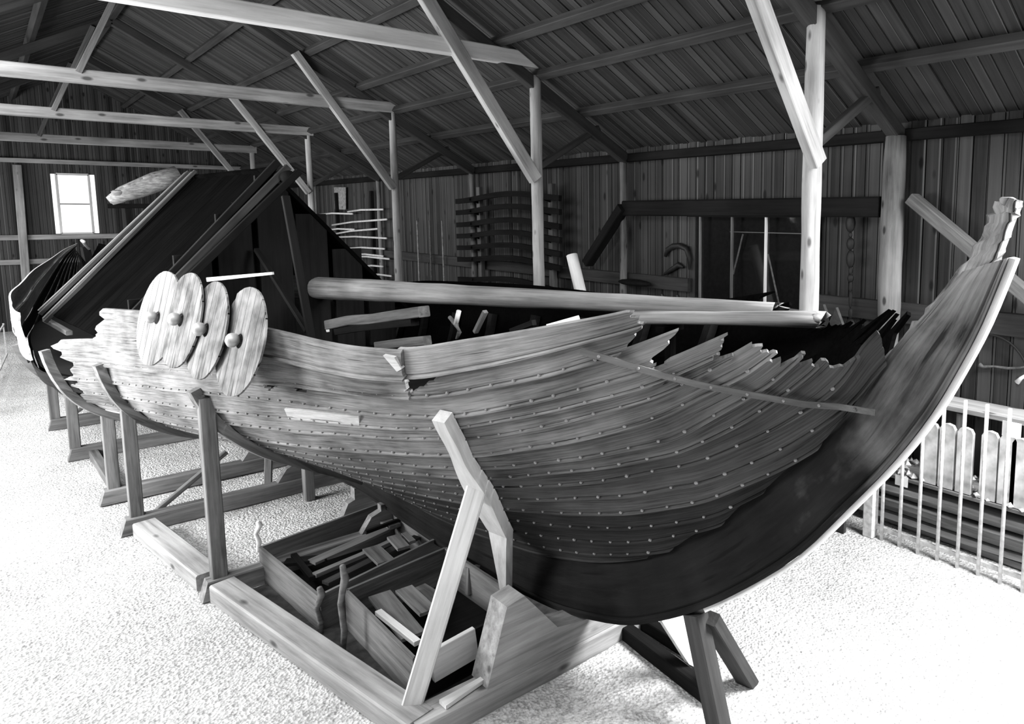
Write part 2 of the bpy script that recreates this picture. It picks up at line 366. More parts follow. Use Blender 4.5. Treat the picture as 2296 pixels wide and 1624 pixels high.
for k,x in enumerate(PL):
    for s in (1,-1):
        xx=x if s>0 else 2*RX-x;z=rz(xx,.09)
        o=timber('purlin',(xx,YN,z),(xx,YE,z),.13,.12,'beamd',up=(s*SL/cl,0,1/cl))
        tag(o,'Long purlin on the %s roof slope, %s'%('right' if s>0 else 'left',PN[k]),'purlin','roof purlins')
o=timber('ridge_beam',(RX,YN,RZ-.14),(RX,YE,RZ-.14),.14,.2,'beamd');tag(o,'Ridge beam along the peak of the roof','beam')
# ================================================================= SHIP
O2=(3.55,4.2);A2=(-.0956,.9954);N2=(-.9954,-.0956)
def W(s,w,z):return V((O2[0]+s*A2[0]+w*N2[0],O2[1]+s*A2[1]+w*N2[1],z))
def atw(x,y,w=0):
    r=FW+RT*((x-PX)/F)+UP*((PY-y)/F)
    a=r.x*N2[0]+r.y*N2[1];c=-O2[0]*N2[0]-O2[1]*N2[1];t=(w-c)/a
    return V((r.x*t,r.y*t,H+r.z*t))
def pch(pts):
    xs=np.array([p[0] for p in pts],float);ys=np.array([p[1] for p in pts],float)
    h=np.diff(xs);d=np.diff(ys)/h;m=np.zeros(len(xs));m[0]=d[0];m[-1]=d[-1]
    for i in range(1,len(xs)-1):
        m[i]=0 if d[i-1]*d[i]<=0 else 3*(h[i-1]+h[i])/((2*h[i]+h[i-1])/d[i-1]+(h[i]+2*h[i-1])/d[i])
    def f(x):
        x=min(max(x,xs[0]),xs[-1]);i=int(min(max(np.searchsorted(xs,x)-1,0),len(h)-1));t=(x-xs[i])/h[i]
        return float(ys[i]*(2*t**3-3*t**2+1)+h[i]*m[i]*(t**3-2*t**2+t)+ys[i+1]*(3*t**2-2*t**3)+h[i]*m[i+1]*(t**3-t**2))
    return f
ZR=pch([(-2.76,3.9),(-2.7,3.74),(-2.58,3.49),(-2.4,3.22),(-2.14,2.88),(-1.98,2.6),(-1.69,2.27),(-1.36,1.95),(-1.0,1.61),(-.37,1.2),(.38,.93),(1.09,.79),(2.5,.68),(4.5,.75),(13.5,.75),(15.2,.95),(16.6,1.6),(17.4,2.3),(17.9,3.0)])
ZS=pch([(-2.76,4.0),(-2.2,3.66),(-1.15,3.25),(-.7,3.14),(-.15,3.02),(.5,2.9),(1.2,2.87),(2.2,2.89),(6,2.74),(8.5,2.5),(13,2.5),(15,2.65),(16.5,2.8),(17.9,3.08)])
BB=pch([(-2.76,.07),(-2.5,.28),(-2.2,.5),(-1.7,.83),(-1.15,1.1),(-.7,1.29),(-.15,1.42),(.5,1.55),(2.2,1.74),(6,2.08),(8.5,2.5),(10.1,2.36),(11.3,2.22),(13,1.9),(14.7,1.48),(16,1.05),(17.2,.55),(17.9,.09)])
MID=[(0,0),(.10,.035),(.28,.09),(.48,.15),(.66,.22),(.80,.32),(.91,.48),(.97,.7),(1,1)]
BOW=[(0,0),(.12,.12),(.26,.26),(.41,.41),(.56,.55),(.70,.68),(.82,.79),(.92,.90),(1,1)]
fm=[pch([(i/8,MID[i][c]) for i in range(9)]) for c in (0,1)];fb=[pch([(i/8,BOW[i][c]) for i in range(9)]) for c in (0,1)]
QN=401
TM=[[f(i/(QN-1)) for i in range(QN)] for f in fm];TB=[[f(i/(QN-1)) for i in range(QN)] for f in fb]
def sm(a,b,x):
    t=min(max((x-a)/(b-a),0),1);return t*t*(3-2*t)
def sec(s,q):
    k=sm(-1.5,7,s)*(1-sm(13,18,s));q=min(max(q,0),1)*(QN-1);i=int(min(q,QN-2));t=q-i
    g=lambda T:T[i]*(1-t)+T[i+1]*t
    w=g(TM[0])*k+g(TB[0])*(1-k);z=g(TM[1])*k+g(TB[1])*(1-k)
    a=ZR(s);c=ZS(s);b=BB(s);return .07+(b-.07)*w,a+(c-a)*z
def hp(s,q,off=0,side=1):
    w,z=sec(s,q)
    if off:
        e=.02;w1,z1=sec(s+e,q);q2=q+.01 if q<.98 else q-.01
        w2,z2=sec(s,q2)
        if q>=.98:w2,z2=2*w-w2,2*z-z2
        a=V((e,w1-w,z1-z));b=V((0,w2-w,z2-z));n=b.cross(a)
        if n.y<0:n=-n
        n.normalize();return W(s+n.x*off,(w+n.y*off)*side,z+n.z*off)
    return W(s,w*side,z)
SQ=[[(-3,1),(18,1)],
[(-1.23,.928),(-.95,.919),(-.6,.908),(-.14,.902),(.59,.904),(1.31,.913),(2.3,.924),(6,.925),(18,.92)],
[(-1.39,.848),(-.97,.832),(-.59,.822),(-.04,.825),(.65,.833),(1.27,.844),(2.5,.846),(6,.85),(18,.85)],
[(-1.6,.743),(-1.23,.73),(-.68,.734),(-.05,.738),(.78,.758),(1.84,.774),(2.57,.786),(6,.79),(18,.78)],
[(-1.6,.678),(-1.22,.668),(-.55,.685),(.2,.696),(.94,.707),(2.36,.716),(6,.73),(18,.72)],
[(-1.75,.65),(-1.54,.63),(-1.18,.612),(-.71,.624),(-.07,.633),(.81,.66),(2.69,.665),(6,.67),(18,.66)],
[(-1.8,.57),(-1.55,.535),(-1.14,.532),(-.46,.55),(.22,.567),(1.25,.58),(2.65,.575),(6,.60),(18,.60)],
[(-1.87,.481),(-1.65,.44),(-1.16,.428),(-.71,.463),(-.03,.497),(.5,.515),(3,.525),(18,.53)],
[(-2.0,.40),(-1.83,.372),(-1.48,.35),(-1.14,.369),(-.67,.415),(.11,.457),(1,.47),(18,.46)],
[(-2.13,.244),(-1.98,.22),(-1.66,.244),(-1.3,.282),(-.81,.35),(-.08,.396),(.5,.42),(2,.42),(18,.4)],
[(-2.18,0),(-2.09,.03),(-1.95,.085),(-1.7,.125),(-1.33,.181),(-.8,.272),(.02,.338),(.6,.36),(2,.37),(18,.34)],
[(-1.78,.0),(-1.6,.039),(-1.21,.122),(-.72,.205),(-.01,.27),(.5,.30),(2,.315),(18,.28)],
[(-1.4,.0),(-1.16,.046),(-.65,.139),(.05,.205),(.6,.235),(2,.255),(18,.22)],
[(-1.09,.0),(-.71,.06),(-.22,.105),(.18,.133),(.8,.16),(2,.185),(18,.16)],
[(-.62,.0),(-.34,.025),(.31,.05),(1,.075),(2,.1),(18,.09)],
[(-3,0),(18,0)]]
SF=[pch(a) for a in SQ]
# forward end of every strake (top edge, bottom edge), aft end of the light outer planking
TIP=[(-1.17,-1.22),(-1.22,-1.03),(-1.38,-1.10),(-1.60,-1.46),(-1.48,-1.56),(-1.66,-1.77),(-1.70,-1.84),(-1.83,-1.93),(-1.93,-2.10),(-2.2,-2.2),(-2.17,-1.79),(-1.78,-1.4),(-1.4,-1.08),(-1.08,-.62),(-.62,-.4)]
ENDS=[(5.75,6.15),(7.35,7.1),(6.9,7.3),(7.3,7.1),(7.3,7.6),(7.5,7.4),(7.5,7.7)]+[(7.7,7.7)]*8
ship=thing('viking_ship','Great weathered clinker-built wooden ship with a tall curved stem, filling the shed','ship',W(7,0,.4))
def inp(poly,x,y):
    c=False;n=len(poly)
    for i in range(n):
        a=poly[i];b=poly[(i+1)%n]
        if (a[1]>y)!=(b[1]>y) and x<(b[0]-a[0])*(y-a[1])/(b[1]-a[1])+a[0]:c=not c
    return c
HOLES=[(1,[(.56,.901),(.2,.9),(.25,.885),(.40,.868),(.53,.85),(.58,.86)]),
       (2,[(2.62,.832),(2.35,.85),(2.05,.86),(2.02,.848),(2.3,.838),(2.5,.822)]),(2,[(2.1,.843),(1.95,.836),(1.92,.818),(2.05,.822)]),
       (4,[(-1.24,.73),(-1.15,.725),(-1.1,.66),(-1.2,.64),(-1.27,.68)]),(3,[(-1.27,.75),(-1.2,.75),(-1.16,.72),(-1.22,.715)]),
       (5,[(2.6,.675),(2.4,.68),(2.35,.66),(2.5,.655)])]
LPF=(0,0,0,0,0,0,0,0,-.002,-.009,-.009,.003,.003)
STR={}
def strake(j,s0,s1,mat,side=1,name='strake',offs=(.004,.042),th=.026,nv=13,ds=.04,rag=(.05,.05),parent=ship,holes=True,offadd=0,label=None):
    """one lapstrake plank between seam j and j+1; ends may be ragged"""
    nc=max(4,int((max(s1)-min(s0))/ds));vs=[];uv=[];fs=[];sd=random.random()*99;keep={}
    for layer in (0,1):
        for r in range(nv):
            v=r/(nv-1) if nv<13 else (0,.11,.22,.33,.44,.55,.66,.76,.83,.86,.89,.93,1.0)[r]
            a=s0[0]+(s0[1]-s0[0])*v+rag[0]*(noise.noise(V((v*4+sd,sd,0)))+.35*noise.noise(V((v*14+sd,sd,5))));b=s1[0]+(s1[1]-s1[0])*v+rag[1]*(noise.noise(V((v*3,sd,2)))*2+.5*noise.noise(V((v*11,sd,7))))
            for c in range(nc+1):
                s=a+(b-a)*c/nc;qt=SF[j](s);qb=SF[j+1](s);qq=qt+(qb-qt)*v
                o=offs[0]+(offs[1]-offs[0])*v+offadd+(LPF[r] if nv==13 else 0)+.004*noise.noise(V((s*2.2,j*3.1,side)))
                vs.append(hp(s,qq,o-(th if layer else 0),side));uv.append((s,v*.16+j*.37))
                keep[(layer,r,c)]=(s,qq)
    N=nv*(nc+1);mask=[[True]*nc for _ in range(nv-1)]
    if holes:
        for hj,poly in HOLES:
            if hj==j:
                for r in range(nv-1):
                    for c in range(nc):
                        s,qq=keep[(0,r,c)];s2,q2=keep[(0,r+1,c+1)]
                        if inp(poly,(s+s2)/2,(qq+q2)/2):mask[r][c]=False
    for r in range(nv-1):
        for c in range(nc):
            if not mask[r][c]:continue
            a=r*(nc+1)+c;q=[a,a+1,a+nc+2,a+nc+1];fs.append(q);fs.append([x+N for x in reversed(q)])
            for (dr,dc,e) in ((-1,0,(a,a+1)),(1,0,(a+nc+1,a+nc+2)),(0,-1,(a,a+nc+1)),(0,1,(a+1,a+nc+2))):
                rr,cc=r+dr,c+dc
                if rr<0 or cc<0 or rr>=nv-1 or cc>=nc or not mask[rr][cc]:fs.append([e[0],e[1],e[1]+N,e[0]+N])
    loc=W((s0[0]+s1[0])/2,0,1.5);vs=[v-loc for v in vs]
    o=mesh(name,vs,fs,mat,parent,Matrix.Translation(loc),uv=uv)
    if label:o['label']=label
    if side>0 and name=='strake':STR[j]=o
    return o
for j in range(15):
    if j==0:
        strake(0,TIP[0],(.50,.57),'hull',rag=(.06,.03))
        strake(0,(.44,.5),ENDS[0],'hull',rag=(.03,.18),offadd=.03,label='sheer plank broken off jagged behind the shields')
    elif j==1:
        strake(1,TIP[1],(.6,.58),'hull',rag=(.08,.01))
        strake(1,(.56,.56),ENDS[1],'hulll' if False else 'hull',rag=(.01,.2),offadd=.012,label='plank with a bleached jagged after end')
    else:
        strake(j,TIP[j],ENDS[j],'hull' if j<6 else 'hulln' if j<8 else ('hullm' if j<11 else 'hullk'),rag=((.06 if 2<=j<=8 else .02),.15))  # strakes get darker copies of the oak downward, hull shading in the colour
# after part of the near side: lower strakes with shade put into their colour and a pale rim strake with oar slots
for j in range(3,15):
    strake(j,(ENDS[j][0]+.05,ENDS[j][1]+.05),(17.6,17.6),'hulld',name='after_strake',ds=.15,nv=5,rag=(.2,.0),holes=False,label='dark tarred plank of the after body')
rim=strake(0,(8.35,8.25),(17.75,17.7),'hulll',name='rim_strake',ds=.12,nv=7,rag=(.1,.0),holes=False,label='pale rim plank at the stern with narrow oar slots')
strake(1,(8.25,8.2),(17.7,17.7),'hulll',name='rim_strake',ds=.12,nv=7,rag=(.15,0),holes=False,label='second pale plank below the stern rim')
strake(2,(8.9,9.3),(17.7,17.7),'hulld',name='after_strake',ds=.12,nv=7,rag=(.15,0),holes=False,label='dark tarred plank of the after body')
for s in (8.75,9.6):
    c=hp(s,.93,.036);
    prism('oar_slot',[hp(s-.03,.95,.037),hp(s+.03,.95,.037),hp(s+.04,.905,.037),hp(s-.02,.905,.037)],(hp(s,.93,.041)-c),'iron',rim)
# far side planking
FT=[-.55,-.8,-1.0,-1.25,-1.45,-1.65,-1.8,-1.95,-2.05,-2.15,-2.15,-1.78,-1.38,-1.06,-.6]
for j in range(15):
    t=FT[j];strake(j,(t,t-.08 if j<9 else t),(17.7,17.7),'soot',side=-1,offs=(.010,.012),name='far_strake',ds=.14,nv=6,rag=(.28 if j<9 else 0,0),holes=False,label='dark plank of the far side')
# repair boards let into the planking
def patch(name,cs,mat,off,parent=ship,label=None,n=10):
    vs=[];fs=[];uv=[]
    for l in (0,1):
        for i in range(n+1):
            for k in (0,1):
                a=V(cs[0]).lerp(V(cs[1]),i/n);b=V(cs[3]).lerp(V(cs[2]),i/n);p=a if k==0 else b
                vs.append(hp(p.x,p.y,off-(.0 if l==0 else .03)));uv.append((p.x,p.y))
    N=(n+1)*2
    for i in range(n):
        a=i*2;fs.append([a,a+1,a+3,a+2]);fs.append([a+N,a+2+N,a+3+N,a+1+N]);fs.append([a,a+2,a+2+N,a+N]);fs.append([a+1,a+1+N,a+3+N,a+3])
    fs.append([0,N,N+1,1]);fs.append([2*n,2*n+1,2*n+1+N,2*n+N])
    loc=W(cs[0][0],0,1.5);o=mesh(name,[v-loc for v in vs],fs,mat,parent,Matrix.Translation(loc),uv=uv)
    if label:o['label']=label
    return o
patch('repair_board',[(2.40,.762,0),(1.33,.756,0),(1.45,.704,0),(2.47,.712,0)],'hulll',.036,label='nearly white board let into the planking')
patch('repair_board',[(1.30,.878,0),(.72,.872,0),(.78,.845,0),(1.22,.850,0)],'hulll',.030,label='pale worn patch')
patch('plank_end',[(.60,.99,0),(.49,.985,0),(.47,.945,0),(.53,.935,0)],'hulll',.062,label='pale rounded plank end at the gap')
# nailed batten across the bow planks
bt=[(-.864,.896),(-1.048,.806),(-1.197,.711),(-1.341,.607),(-1.492,.51),(-1.645,.406),(-1.8,.284),(-1.953,.103)]
bp=[hp(a,b,.05) for a,b in bt[:-1]]+[atw(1880,912,.19),atw(1963,925,.13)]
def strip(name,pts,w,t,mat,parent,upv,ws=None,label=None):
    vs=[];fs=[];n=len(pts)
    for i,p in enumerate(pts):
        a=pts[min(i+1,n-1)]-pts[max(i-1,0)];a.normalize();u=V(upv[i]) if isinstance(upv,list) else V(upv)
        u=(u-a*u.dot(a)).normalized();sd=a.cross(u).normalized();ww=ws[i] if ws else w
        for x,y in ((-.5,0),(.5,0),(.5,1),(-.5,1)):vs.append(p+sd*(x*ww)+u*(y*t))
    for i in range(n-1):
        for k in range(4):fs.append((i*4+k,i*4+(k+1)%4,i*4+4+(k+1)%4,i*4+4+k))
    fs.append((0,1,2,3));fs.append(tuple(4*(n-1)+k for k in range(4)))
    c=sum(vs,V())/len(vs);m,L=frame((0,0,0),pts[-1]-pts[0]);m.translation=c;mi=m.inverted()
    o=mesh(name,[mi@v for v in vs],fs,mat,parent,m)
    if label:o['label']=label
    return o
bat=strip('batten',bp,.036,.022,'mid',ship,(N2[0],N2[1],.2),label='thin nailed batten across the bow planks')
for k in range(9):
    p=bp[0].lerp(bp[-1],(k+.5)/9);q=min(range(len(bp)-1),key=lambda i:(bp[i]-p).length);a,b=bp[q],bp[q+1];p=a.lerp(b,.5)+(0*a);p=p+V((N2[0],N2[1],.2))*.026
    ball('nail_head',p,.011,'rivet',bat,seg=8)
# rivets along every lap
rv=[]
for j in range(1,14):
    s=TIP[min(j,14)][1]+.12+random.uniform(0,.1)
    s=max(s,SQ[j+1][0][0]+.1)
    while s<7:
        rv.append((s,j));s+=random.uniform(.165,.2)
rv.sort(key=lambda a:a[0]);c=0;st_v=[];st_f=[]
for s,j in rv:
    qt=SF[j](s);qb=SF[j+1](s);q=qb+(qt-qb)*.13;p=hp(s,q,.030);n=(hp(s,q,.06)-p).normalized();r=random.uniform(.011,.017)*(1 if s<1.5 else .9)
    u=n.cross(V((.1,.2,.97))).normalized();w=n.cross(u)
    vs=[p+(u*math.cos(k*math.pi/3)+w*math.sin(k*math.pi/3))*r-n*.01 for k in range(6)]+[p+(u*math.cos(k*math.pi/3)+w*math.sin(k*math.pi/3))*r*.8+n*.010 for k in range(6)]+[p+n*.016]
    fs=[(k,(k+1)%6,6+(k+1)%6,6+k) for k in range(6)]+[(6+k,6+(k+1)%6,12) for k in range(6)]+[(5,4,3,2,1,0)]
    if c<100:mesh('rivet',[v-p for v in vs],fs,'rivet',STR[j],Matrix.Translation(p))
    else:
        b=len(st_v);st_v+=vs;st_f+=[tuple(x+b for x in f) for f in fs]
    c+=1
o=mesh('rivets',st_v,st_f,'rivet',ship);o['kind']='stuff'
# stem and keel
PR=[((7.5,.76),(7.5,.46)),((4.5,.76),(4.5,.46)),((3.2,.73),(3.2,.36)),((2.5,.69),(2.5,.31)),((1.6,.76),(1.75,.30)),((1.09,.80),(1.18,.30)),((.55,.89),(.6,.34)),((.0,1.05),(-.08,.5)),((-.37,1.21),(-.5,.70)),((-.7,1.40),(-.9,.95)),((-1.0,1.62),(-1.27,1.24)),((-1.36,1.96),(-1.66,1.6)),((-1.69,2.28),(-1.98,2.0)),((-1.98,2.61),(-2.26,2.37)),((-2.16,2.9),(-2.46,2.69)),((-2.27,3.07),(-2.60,2.98)),((-2.42,3.26),(-2.70,3.22)),((-2.53,3.40),(-2.79,3.50)),((-2.60,3.49),(-2.81,3.57))]
def smooth_pairs(P,k=4):
    out=[];n=len(P)
    for i in range(n-1):
        p0,p1,p2,p3=P[max(i-1,0)],P[i],P[i+1],P[min(i+2,n-1)]
        for t in range(k):
            t/=k
            out.append(tuple(tuple(.5*((2*p1[a][b])+(-p0[a][b]+p2[a][b])*t+(2*p0[a][b]-5*p1[a][b]+4*p2[a][b]-p3[a][b])*t*t+(-p0[a][b]+3*p1[a][b]-3*p2[a][b]+p3[a][b])*t**3) for b in (0,1)) for a in (0,1)))
    out.append(P[-1]);return out
def stemmesh(name,P,wi,wo,mat,label=None,org=(0,2),back=0,rag=0):
    vs=[];fs=[];uv=[];d=0
    prof=[(0,wi),(.12,wi),(.5,(wi+wo)/2+.012),(.86,wo+.006),(.90,wo-.012),(.93,wo),(1,wo)]
    K=len(prof)
    for i,(I,Ou) in enumerate(P):
        for side in (1,-1):
            for t,w in (prof if side>0 else prof[::-1]):
                s=I[0]+(Ou[0]-I[0])*t;z=I[1]+(Ou[1]-I[1])*t
                if rag:
                    s+=rag*noise.noise(V((i*.9,t*3,side)))*(1 if t<.3 else .4);z+=rag*noise.noise(V((i*.8,t*3,side+4)))
                vs.append(W(s,w*side,z))
        if i:d+=(V(I)-V(P[i-1][0])).length
        uv+=[(d,k*.05) for k in range(2*K)]
    n=len(P)
    for i in range(n-1):
        for k in range(2*K):fs.append((i*2*K+k,i*2*K+(k+1)%(2*K),(i+1)*2*K+(k+1)%(2*K),(i+1)*2*K+k))
    fs.append(tuple(range(2*K)));fs.append(tuple((n-1)*2*K+k for k in range(2*K)))
    loc=W(org[0],0,org[1]);m=Matrix.Translation(loc)
    o=mesh(name,[v-loc for v in vs],fs,mat,ship,m,uv=uv)
    if label:o['label']=label
    return o
hs=M['hullstem']=wood('stem_timber',.002,.022,(1.6,34,34),coord='UV',stain=.45,stain_scale=1.2,bump=.4,cracks=.5,spec=.12)
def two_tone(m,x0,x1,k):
    # shading put into the colour: dark low stem grading lighter upward, ragged border
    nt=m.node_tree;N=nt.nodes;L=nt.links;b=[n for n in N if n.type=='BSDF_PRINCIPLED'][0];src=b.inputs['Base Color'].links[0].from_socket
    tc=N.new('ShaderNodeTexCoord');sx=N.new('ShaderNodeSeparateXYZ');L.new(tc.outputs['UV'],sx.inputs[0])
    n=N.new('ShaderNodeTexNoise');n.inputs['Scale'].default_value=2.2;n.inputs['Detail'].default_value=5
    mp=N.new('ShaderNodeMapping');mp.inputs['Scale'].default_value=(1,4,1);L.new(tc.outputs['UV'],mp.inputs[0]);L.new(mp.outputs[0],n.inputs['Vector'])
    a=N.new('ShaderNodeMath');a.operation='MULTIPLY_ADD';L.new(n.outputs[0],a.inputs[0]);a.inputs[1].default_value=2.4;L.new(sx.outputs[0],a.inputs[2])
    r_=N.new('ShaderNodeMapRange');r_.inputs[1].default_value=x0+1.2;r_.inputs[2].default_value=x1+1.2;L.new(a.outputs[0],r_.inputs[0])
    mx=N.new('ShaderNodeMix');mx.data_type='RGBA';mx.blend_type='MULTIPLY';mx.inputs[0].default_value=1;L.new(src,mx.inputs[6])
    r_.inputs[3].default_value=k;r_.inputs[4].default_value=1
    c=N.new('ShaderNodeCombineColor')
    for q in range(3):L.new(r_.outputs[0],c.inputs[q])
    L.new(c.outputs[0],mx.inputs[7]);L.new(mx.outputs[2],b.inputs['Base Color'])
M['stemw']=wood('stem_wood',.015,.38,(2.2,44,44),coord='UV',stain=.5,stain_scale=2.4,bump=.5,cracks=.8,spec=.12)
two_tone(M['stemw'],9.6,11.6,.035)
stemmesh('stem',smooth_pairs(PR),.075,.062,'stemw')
TP=[((-2.16,2.93),(-2.34,2.9)),((-2.30,3.12),(-2.54,3.10)),((-2.42,3.27),(-2.66,3.30)),((-2.55,3.46),(-2.73,3.50)),((-2.63,3.58),(-2.775,3.62)),((-2.69,3.70),(-2.80,3.72)),((-2.72,3.80),(-2.83,3.80)),((-2.765,3.875),(-2.835,3.85))]
M['hulltip']=wood('stem_tip_wood',.03,.4,(3,26,26),coord='UV',stain=.4,stain_scale=6,bump=.8,cracks=.8)
stemmesh('stem_tip',smooth_pairs(TP),.068,.055,'hulltip','crumbling weathered tip of the stem',rag=.03)
# light on the front face of the stem, put in as a pale strip
fe=[];
for (I,Ou) in smooth_pairs(PR[9:],3):fe.append(W(Ou[0]-.004,0,Ou[1]))
def outn(i,pts):
    a=pts[min(i+1,len(pts)-1)]-pts[max(i-1,0)];a.normalize();n=a.cross(V((N2[0],N2[1],0)));
    return n if n.y<0 else -n
strip('stem_edge',fe,.085,.03,'pale',ship,[outn(i,fe) for i in range(len(fe))],label='pale front edge of the stem')
SPR=[((7.5,.76),(7.5,.46)),((10,.76),(10,.46)),((13.5,.76),(13.5,.46)),((15.2,.95),(15.6,.6)),((16.6,1.6),(17.0,1.35)),((17.4,2.3),(17.8,2.2)),((17.85,2.95),(18.2,2.95))]
stemmesh('keel',smooth_pairs(SPR),.075,.06,'hulld',label='dark after keel and stern post')
tube('stern_post_fragment',[W(17.8,-.05,2.9),W(17.7,.1,3.12),W(17.2,.15,3.1)],.035,'pale',ship)
# inside: deck, frames, beams
dk=[];fs=[]
ss=[.2+i*.5 for i in range(34)]
for s in ss:
    z=1.75;q=.0;best=0
    for k in range(60):
        w_,z_=sec(s,k/59)
        if z_<z:best=w_
    for sgn in (1,-1):dk.append(W(s,best*.97*sgn,z))
for i in range(len(ss)-1):fs.append((2*i,2*i+1,2*i+3,2*i+2))
n=len(dk);dk+= [v-V((0,0,.04)) for v in dk];fs+=[tuple(x+n for x in reversed(f)) for f in fs]
mesh('deck',dk,fs,'dark',ship)
for s in [0,1,2,3,4,5,6,7,8.2,9.4,10.6,11.8,13,14.2,15.4]:
    pts=[];nn=[]
    for k in range(29):
        q=-1+2*k/28;sd=1 if q>0 else -1;aq=max(.02,abs(q)*(.86 if sd>0 else .9));pts.append(hp(s,aq,-.035,sd));nn.append((pts[-1]-hp(s,aq,0,sd)))
    if s>6.5:pts=pts[:15];nn=nn[:15]
    strip('frame',pts,.10,.08,'dark',ship,[tuple(x) for x in nn])
# ================================================================= SHIELDS
shp=[((548,765),2.42,.445,'Rightmost of the four round shields, with a notched right edge, hung on the rail'),((462,742),3.03,.425,'Third round shield from the left, hung on the ship rail'),((404,722),3.55,.435,'Second round shield from the left, streaked dark near its top, hung on the ship rail'),((350,712),4.10,.45,'Leftmost round shield, almost white, hung on the ship rail')]
M['shieldw']=wood('bleached_shield_wood',.02,.46,(2.2,20,20),coord='Object',board=(1,.13),bvar=.25,stain=.3,stain_scale=4,bump=.5,cracks=.8)  # lighter wood for the leftmost shield
for i,(pp,s,r,lab) in enumerate(shp):
    wg=BB(s)+.10+.035*i*0;z=[2.76,2.79,2.83,2.80][i];c=W(s,wg,z)
    fwd=V((-A2[0],-A2[1],0));out=V((N2[0],N2[1],0));a=math.radians([-1.5,-1,-2.5,-5][i])
    xd=(fwd*math.cos(a)+out*math.sin(a)).normalized();up=(V((0,0,1))-out*math.tan(math.radians(15))+fwd*.03).normalized()
    nr=xd.cross(up).normalized()
    if nr.dot(out)<0:nr=-nr
    up=nr.cross(xd)*(1 if nr.cross(xd).z>0 else -1);up.normalize()
    # local X along planks (vertical), local Y along width, Z outward
    m=mat_axes(c,up,xd,nr) if up.cross(xd).dot(nr)>0 else mat_axes(c,up,-xd,nr)
    root=thing('round_shield',lab,'shield',c,'round shields on the rail')
    K=96;vs=[];fs=[]
    ys=[]
    for k in range(K):
        t=2*math.pi*k/K;rr=r*(1+.012*noise.noise(V((math.cos(t)*3+i*7,math.sin(t)*3,1)))+.008*noise.noise(V((math.cos(t)*14,math.sin(t)*14,i))))
        if i==0 and math.radians(35)<((t) % (2*math.pi))<math.radians(62):rr*=.93
        vs.append((math.cos(t)*rr,math.sin(t)*rr,.008));
    hr=.06
    vs+= [(x,y,-.008) for x,y,z_ in vs]
    for k in range(K):
        t=2*math.pi*k/K;vs.append((math.cos(t)*hr,math.sin(t)*hr,.008))
    for k in range(K):
        t=2*math.pi*k/K;vs.append((math.cos(t)*hr,math.sin(t)*hr,-.008))
    for k in range(K):
        k2=(k+1)%K;fs+= [(k,k2,2*K+k2,2*K+k),(K+k,3*K+k,3*K+k2,K+k2),(k,K+k,K+k2,k2),(2*K+k,2*K+k2,3*K+k2,3*K+k)]
    mesh('shield_board',vs,fs,'shieldw' if i==3 else 'shield',root,m)
    bc=m@V((0,0,.03))
    b=ball('shield_boss',(0,0,0),.062,'boss',root,(1,1,.85),.1);b.matrix_basis=m@Matrix.Translation((.0,(-.035 if m.col[1].xyz.dot(fwd)>0 else .035),.05))
    b.matrix_parent_inverse=mw(root).inverted()
# ================================================================= SPARS
a=atw(600,640,-.55);b=atw(1738,697,-.55)
o=log('mast',a,b,.185,.06,'spar',rough=.05,k=20,rag=.3);tag(o,'Thick tapering mast lying lengthwise above the ship','mast')
a=atw(1412,712,-.35);b=atw(1832,716,-.5)
o=log('broken_spar',a,b,.05,.062,'spar',rough=.1,k=18,rag=.16);tag(o,'Shorter broken spar with a splintered end beside the slender end of the mast','spar')
o=log('leaning_log',at(1282,572,X=6.2),V((6.2,7.1,.0)),.085,.085,'pale');tag(o,'Pale sawn log leaning behind the mast, its top end showing','log')
o=timber('pale_stick',atw(467,627,1.1),atw(612,613,.7),.05,.05,'pale',w1=.03,h1=.03);tag(o,'Thin pale stick behind the right-hand shields','stick')
for s,lab in ((1.2,'forward'),(6.6,'after')):
    t=thing('mast_crutch','Dark %s crutch carrying the long mast'%lab,'support',W(s,-.55,1.75))
    z=2.72-.035*(s-1.2)+(-.02 if s<3 else .0)
    timber('crutch_post',W(s,-.55,1.75),W(s,-.55,z-.05),.1,.1,'dark',t)
    timber('crutch_head',W(s,-.8,z),W(s,-.3,z),.1,.08,'dark',t)
t=thing('spar_crutch','Small dark crutch under the shorter broken spar','support',W(-.2,-.42,1.5))
timber('crutch_post',W(-.2,-.42,1.2),W(-.2,-.42,2.84),.07,.07,'soot',t);timber('crutch_head',W(-.2,-.55,2.87),W(-.2,-.28,2.87),.07,.05,'soot',t)
# ================================================================= GRAVE CHAMBER on the ship
ch=thing('burial_chamber','Dark plank-built burial chamber like a steep roof standing on the ship','chamber',W(8,0,1.8))
R0,R1=6.45,9.9;zr_,ze=4.28,2.3
n=11
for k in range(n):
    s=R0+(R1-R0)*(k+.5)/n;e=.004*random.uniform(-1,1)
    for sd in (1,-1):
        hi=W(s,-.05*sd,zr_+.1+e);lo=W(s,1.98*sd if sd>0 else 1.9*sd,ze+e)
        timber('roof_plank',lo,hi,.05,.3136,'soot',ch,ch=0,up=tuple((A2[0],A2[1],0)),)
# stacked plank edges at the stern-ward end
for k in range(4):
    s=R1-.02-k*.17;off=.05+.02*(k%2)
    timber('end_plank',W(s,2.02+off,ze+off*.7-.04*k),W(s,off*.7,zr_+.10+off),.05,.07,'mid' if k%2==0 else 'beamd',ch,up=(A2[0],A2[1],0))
timber('edge_beam',W(9.95,2.0,ze-.1),W(8.3,2.0,ze-.12),.07,.06,'mid',ch)
